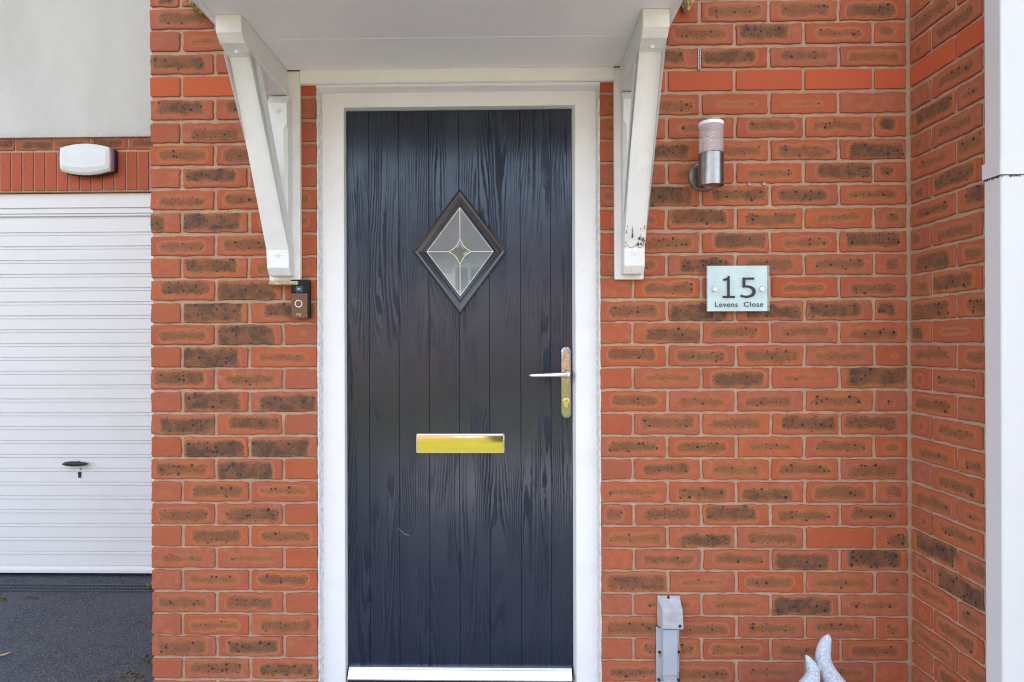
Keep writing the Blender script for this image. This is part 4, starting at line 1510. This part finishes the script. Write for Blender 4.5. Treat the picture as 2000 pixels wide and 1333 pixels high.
text_mesh('lettering', 'ring', 0.0132, (q.x, DY - 0.0006, q.z), M['gold'], db, ext=0.0003, width=0.0155)

# ------------------------------------------------------------------ weep vent, plugs
a, b = P(1363.3, 96, -0.002), P(1369, 136, -0.002)
wv = thing('weep_vent', 'small grey slotted weep vent in an upright mortar joint', 'vent', (a.x, 0, b.z))
bm = bmesh.new()
box(bm, a.x, a.x + 0.0022, -0.0025, 0.004, b.z, a.z)
box(bm, b.x - 0.0022, b.x, -0.0025, 0.004, b.z, a.z)
n_ = 11
for i in range(n_ + 1):
    zz = b.z + (a.z - b.z) * i / n_
    box(bm, a.x + 0.0022, b.x - 0.0022, -0.0022, 0.004, zz - 0.0011, zz + 0.0011)
obj('grille', bm, simple('vent_grey', (0.45, 0.43, 0.43), 0.5), wv)
bm = bmesh.new()
box(bm, a.x + 0.0005, b.x - 0.0005, 0.0008, 0.0038, b.z, a.z)
obj('slot', bm, M['void'], wv)
for px, lab in ((1463.5, 'grey screw plug in the mortar nearer to the wall lamp'), (1492.5, 'grey screw plug in the mortar farther from the wall lamp')):
    q = P(px, 359.5, -0.001)
    bm = bmesh.new()
    n_ = 20
    ro, ri = 0.0044, 0.0020
    loft(bm, [circ((q.x, 0.004, q.z), ro, n_, 'Y'), circ((q.x, -0.0018, q.z), ro, n_, 'Y'), circ((q.x, -0.0018, q.z), ri, n_, 'Y'), circ((q.x, 0.0022, q.z), ri, n_, 'Y')], cap=False)
    o = obj('screw_plug', bm, [M['cover'], M['void']])
    bm = bmesh.new()
    lathe(bm, (q.x, 0, q.z), [(0.0021, 0.0005), (0.0021, 0.003)], 12, 'Y')
    tag(o, lab, 'screw plug', 'screw plugs beside the wall lamp')
    obj('hole', bm, M['void'], o)

# ------------------------------------------------------------------ cable cover low on the wall
cc_ = thing('cable_cover', 'pale grey metal cable cover with rusty screws low on the brick wall', 'cable cover', (P(1306, 1300, 0).x, 0, 0.13))
CY_ = -0.022
xa, xb = P(1284, 1280, CY_).x, P(1330, 1280, CY_).x
zj = P(1306, 1227, CY_).z
ztop = P(1306, 1163, 0).z
bm = bmesh.new()
xm0, xm1 = xa + 0.018, xb - 0.012
# hood: vertical lower face, sloped back to the wall
e0, e1 = P(1283.5, 1163, -0.004).x, P(1328.5, 1163, -0.004).x
rg = [[(e0, -0.001, ztop), (e1, -0.001, ztop), (e1, -0.006, ztop), (e0, -0.006, ztop)],
      [(e0, -0.001, ztop - 0.012), (e1, -0.001, ztop - 0.012), (e1, -0.008, ztop - 0.012), (e0 + 0.002, -0.008, ztop - 0.012)],
      [(e0 - .001, -0.001, ztop - 0.036), (e1 + .002, -0.001, ztop - 0.036), (e1 + .001, -0.034, ztop - 0.038), (e0 + 0.012, -0.034, ztop - 0.038)],
      [(e0, -0.001, zj + 0.004), (e1 + .003, -0.001, zj + 0.004), (e1 + .003, -0.036, zj + 0.004), (e0 + 0.010, -0.036, zj + 0.004)],
      [(e0, -0.001, zj), (e1 + .003, -0.001, zj), (e1 + .003, -0.034, zj), (e0 + 0.010, -0.034, zj)]]
loft(bm, rg)
obj('hood', bm, simple('hood_grey', (0.42, 0.42, 0.45), 0.45, 0.1, nscale=40, namp=0.1), cc_, bevel=0.003)
bm = bmesh.new()
prof_ = [(xa, -0.001), (xa, -0.006), (xm0 - 0.003, -0.006), (xm0, -0.026), (xm1, -0.026), (xm1 + 0.003, -0.006), (xb - 0.001, -0.006), (xb - 0.001, -0.001)]
zc_ = P(1306, 1318, CY_).z
prism(bm, [(x, y, zc_) for x, y in prof_], (0, 0, zj - 0.004 - zc_))
obj('upper_channel', bm, M['cover'], cc_, bevel=0.0012)
bm = bmesh.new()
prism(bm, [(x + 0.0008 * (1 if x < (xa + xb) / 2 else -1), y + (0.003 if y < -0.002 else 0), 0.06) for x, y in prof_], (0, 0, zc_ - 0.001 - 0.06))
obj('lower_channel', bm, simple('lower_grey', (0.40, 0.42, 0.46), 0.45, 0.1, nscale=40, namp=0.1), cc_, bevel=0.0012)
for px, py, yy in ((1305.5, 1167, -0.0065), (1288.5, 1224, -0.006), (1328, 1223.5, -0.036), (1288, 1274, -0.006), (1326, 1273.5, -0.006), (1286.5, 1328, -0.004), (1325.5, 1328.5, -0.004)):
    q = P(px, py, yy)
    bm = bmesh.new()
    lathe(bm, (q.x, yy, q.z), [(0.0012, -0.0035), (0.0038, -0.0028), (0.0048, -0.001), (0.0048, 0.002)], 14, 'Y')
    obj('screw', bm, M['screw'], cc_, smooth=True)
for px, py, w_, h_ in ((1326.8, 1270, .0038, .020), (1288.5, 1278, .004, .010), (1286.5, 1223, .0035, .006)):
    q = P(px, py, -0.006)
    bm = bmesh.new()
    k = bmesh.ops.create_uvsphere(bm, u_segments=16, v_segments=8, radius=1)
    for v in k['verts']:
        v.co = Vector((q.x + v.co.x * w_ * (1 + .3 * noise.noise(v.co * 3)), -0.0062 + v.co.y * 0.0004, q.z + v.co.z * h_ * (1 + .3 * noise.noise(v.co * 2))))
    obj('rust_stain', bm, M['rust'], cc_, smooth=True)

# ------------------------------------------------------------------ downpipe
PYB, PYF = -0.378, -0.440
px0 = P(1956.5, 700, PYF).x
pb = P(1925, 700, PYB).x
dp = thing('downpipe', 'white square plastic downpipe with a joint collar beside the brick return', 'downpipe', (px0 + 0.034, PYF / 2 + PYB / 2, 0))


def rsq(x0, x1, y0, y1, r, z):
    out = []
    for cx_, cy_, a0 in ((x1 - r, y1 - r, 0), (x0 + r, y1 - r, 90), (x0 + r, y0 + r, 180), (x1 - r, y0 + r, 270)):
        for i in range(6):
            a = R(a0 + 90 * i / 5)
            out.append((cx_ + r * math.cos(a), cy_ + r * math.sin(a), z))
    return out


pw = 0.066
zc1, zc0 = P(1975, 309.5, PYF - .003).z, P(1975, 341, PYF - .003).z
for nm, z0_, z1_, g_ in (('upper_pipe', zc1 - 0.01, 4.9, 0), ('lower_pipe', 0.03, zc0 + 0.01, 0.0006), ('collar', zc0, zc1, 0.0048)):
    bm = bmesh.new()
    loft(bm, [rsq(px0 - g_, px0 + pw + g_, PYF - g_, PYB + g_, 0.005, z0_), rsq(px0 - g_, px0 + pw + g_, PYF - g_, PYB + g_, 0.005, z1_)])
    obj(nm, bm, M['pipe'], dp, smooth=False, bevel=0.0012)
bm = bmesh.new()
loft(bm, [rsq(px0 - .0018, px0 + pw + .0018, PYF - .0018, PYB + .0018, 0.005, zc0 - 0.0014), rsq(px0 - .0026, px0 + pw + .0026, PYF - .0026, PYB + .0026, 0.005, zc0 - 0.0002)])
for i in range(60):
    q = rb.random()
    if q < 0.5: x_, y_ = px0 - 0.001, PYF + rb.random() * 0.06
    else: x_, y_ = px0 + rb.random() * 0.05, PYF - 0.001
    s_ = rb.uniform(.0005, .0015)
    box(bm, x_ - s_, x_ + s_, y_ - s_ * .5, y_ + s_ * .5, zc0 - 0.0012 - rb.uniform(.0005, .005), zc0 - 0.001)
obj('grime', bm, M['grime'], dp)
for zz in (1.0, 3.2):
    bm = bmesh.new()
    box(bm, px0 + 0.01, px0 + 0.056, PYB + 0.001, -RL - 0.003, zz, zz + 0.03)
    obj('fixing', bm, M['clean_upvc'], dp, bevel=0.002)

# ------------------------------------------------------------------ garden ornament
OY = -0.24
og = P(1600, 1290, OY)
bm = bmesh.new()


def horn(pts, oy):
    rings = []
    cp = [(Vector(P(1500 + x / 10, 1200 + y / 10, oy)), r / 10 / 668) for x, y, r in pts]
    # extend to the base
    # catmull subdivision
    fine = []
    for i in range(len(cp) - 1):
        p_0 = cp[max(i - 1, 0)]; p_1 = cp[i]; p_2 = cp[i + 1]; p_3 = cp[min(i + 2, len(cp) - 1)]
        for j in range(6):
            t_ = j / 6
            f_ = lambda a, b, c, d: 0.5 * ((2 * b) + (c - a) * t_ + (2 * a - 5 * b + 4 * c - d) * t_ * t_ + (3 * b - a - 3 * c + d) * t_ ** 3)
            fine.append((Vector([f_(p_0[0][k], p_1[0][k], p_2[0][k], p_3[0][k]) for k in range(3)]), max(0.0008, f_(p_0[1], p_1[1], p_2[1], p_3[1]))))
    fine.append(cp[-1])
    for i, (c, r) in enumerate(fine):
        a = fine[max(0, i - 1)][0]; b = fine[min(len(fine) - 1, i + 1)][0]
        tn = (b - a).normalized()
        s1_ = tn.cross(Vector((0, 1, 0))).normalized()
        s2_ = Vector((0, 1, 0))
        rings.append([c + s1_ * r * math.cos(q) + s2_ * r * 0.85 * math.sin(q) for q in [2 * math.pi * k / 24 for k in range(24)]])
    loft(bm, rings)


horn([(1195, 385, 8), (1185, 405, 38), (1160, 470, 84), (1115, 580, 116), (1085, 720, 136), (1075, 850, 145), (1105, 980, 148), (1175, 1130, 160), (1270, 1300, 185), (1370, 1480, 225), (1430, 1750, 300), (1400, 2100, 380), (1330, 2700, 420)], OY)
horn([(735, 780, 6), (745, 800, 24), (778, 860, 55), (825, 950, 88), (865, 1050, 112), (885, 1150, 124), (860, 1270, 150), (800, 1400, 190), (760, 1600, 250), (800, 1900, 310), (900, 2700, 360)], OY - 0.015)
k = bmesh.ops.create_uvsphere(bm, u_segments=32, v_segments=16, radius=1)
bc = P(1612, 1480, OY - 0.01)
for v in k['verts']: v.co = Vector((bc.x + v.co.x * 0.115, OY - 0.01 + v.co.y * 0.075, 0.165 + 0.09 * v.co.z))
oo = obj('garden_ornament', bm, M['stone'])
rm = oo.modifiers.new('remesh', 'REMESH'); rm.mode = 'VOXEL'; rm.voxel_size = 0.0035; rm.use_smooth_shade = True
sm_ = oo.modifiers.new('smooth', 'SMOOTH'); sm_.factor = 0.5; sm_.iterations = 4
tag(oo, 'speckled pale blue stone ornament with two curved horns by the brick wall', 'ornament')

# ------------------------------------------------------------------ the other side of the close (seen in the door's reflections)
def house(x, y, w, h, eaves, ridge, wallmat, lab):
    t_ = thing('brick_house', lab, 'house', (x, y, 0))
    bm = bmesh.new()
    box(bm, x - w / 2, x + w / 2, y - 7, y, 2.6, eaves)
    obj('wall', bm, wallmat, t_)
    bm = bmesh.new()
    box(bm, x - w / 2, x + w / 2, y - 7, y, -0.1, 2.599)
    obj('lower_wall', bm, M['far_brick'], t_)
    bm = bmesh.new()
    prism(bm, [(x - w / 2 - .3, y + .4, eaves), (x - w / 2 - .3, y - 3.5, ridge), (x - w / 2 - .3, y - 7.4, eaves)], (w + .6, 0, 0))
    for i in range(16):
        s_ = i / 16
        yy, zz = y + .4 - 3.9 * s_, eaves + (ridge - eaves) * s_
        box(bm, x - w / 2 - .3, x + w / 2 + .3, yy - .03, yy + .03, zz, zz + .04)
    obj('roof', bm, M['tile'], t_)
    for wx, wz, ww, wh in ((-.33, .9, 1.5, 1.2), (.02, .9, 1.5, 1.2), (.33, 0.15, 1.0, 2.0), (-.33, 3.3, 1.3, 1.1), (.02, 3.3, 1.0, 1.1), (.33, 3.3, 1.3, 1.1)):
        bm = bmesh.new()
        cx_ = x + wx * w
        for (p, q_, r_, s_) in ((cx_ - ww / 2, cx_ - ww / 2 + .08, wz, wz + wh), (cx_ + ww / 2 - .08, cx_ + ww / 2, wz, wz + wh),
                               (cx_ - ww / 2 + .08, cx_ + ww / 2 - .08, wz, wz + .08), (cx_ - ww / 2 + .08, cx_ + ww / 2 - .08, wz + wh - .08, wz + wh), (cx_ - .03, cx_ + .03, wz + .08, wz + wh - .08)):
            box(bm, p, q_, y - .02, y + .06, r_, s_)
        fr = obj('window', bm, M['clean_upvc'], t_)
        bm = bmesh.new()
        box(bm, cx_ - ww / 2 + .08, cx_ - .031, y - .01, y + .02, wz + .08, wz + wh - .08)
        box(bm, cx_ + .031, cx_ + ww / 2 - .08, y - .01, y + .02, wz + .08, wz + wh - .08)
        obj('pane', bm, M['window'], fr)


cream = simple('cream_house', (0.50, 0.46, 0.38), 0.9, nscale=3, namp=0.08)
house(-4.6, -24, 9, 5, 4.9, 7.4, cream, 'cream rendered house across the lawn mirrored in the door glass')
house(5.4, -24.5, 9, 5, 4.9, 7.6, M['far_brick'], 'red brick house across the lawn mirrored in the letter plate')
bush = thing('bush', 'dark evergreen bush on the lawn mirrored in the letter plate', 'bush', (-0.25, -13, 0))
bm = bmesh.new()
rr4 = random.Random(12)
for i in range(900):
    v = Vector((rr4.gauss(0, 1), rr4.gauss(0, 1), rr4.gauss(0, 1))).normalized() * rr4.uniform(.55, 1)
    c = Vector((-0.25, -13, 0.55)) + Vector((v.x * .3, v.y * .3, v.z * .55))
    n_ = Vector((rr4.uniform(-1, 1), rr4.uniform(-1, 1), rr4.uniform(-1, 1))).normalized()
    s1_ = n_.orthogonal().normalized() * rr4.uniform(.02, .05); s2_ = n_.cross(s1_)
    bm.faces.new([bm.verts.new(c + s1_), bm.verts.new(c + s2_), bm.verts.new(c - s1_), bm.verts.new(c - s2_)])
obj('crown', bm, M['foliage'], bush)
bm = bmesh.new()
lathe(bm, (-0.25, -13, 0), [(0.05, 0.0), (0.03, 0.7)], 10)
obj('trunk', bm, M['matte_black'], bush)
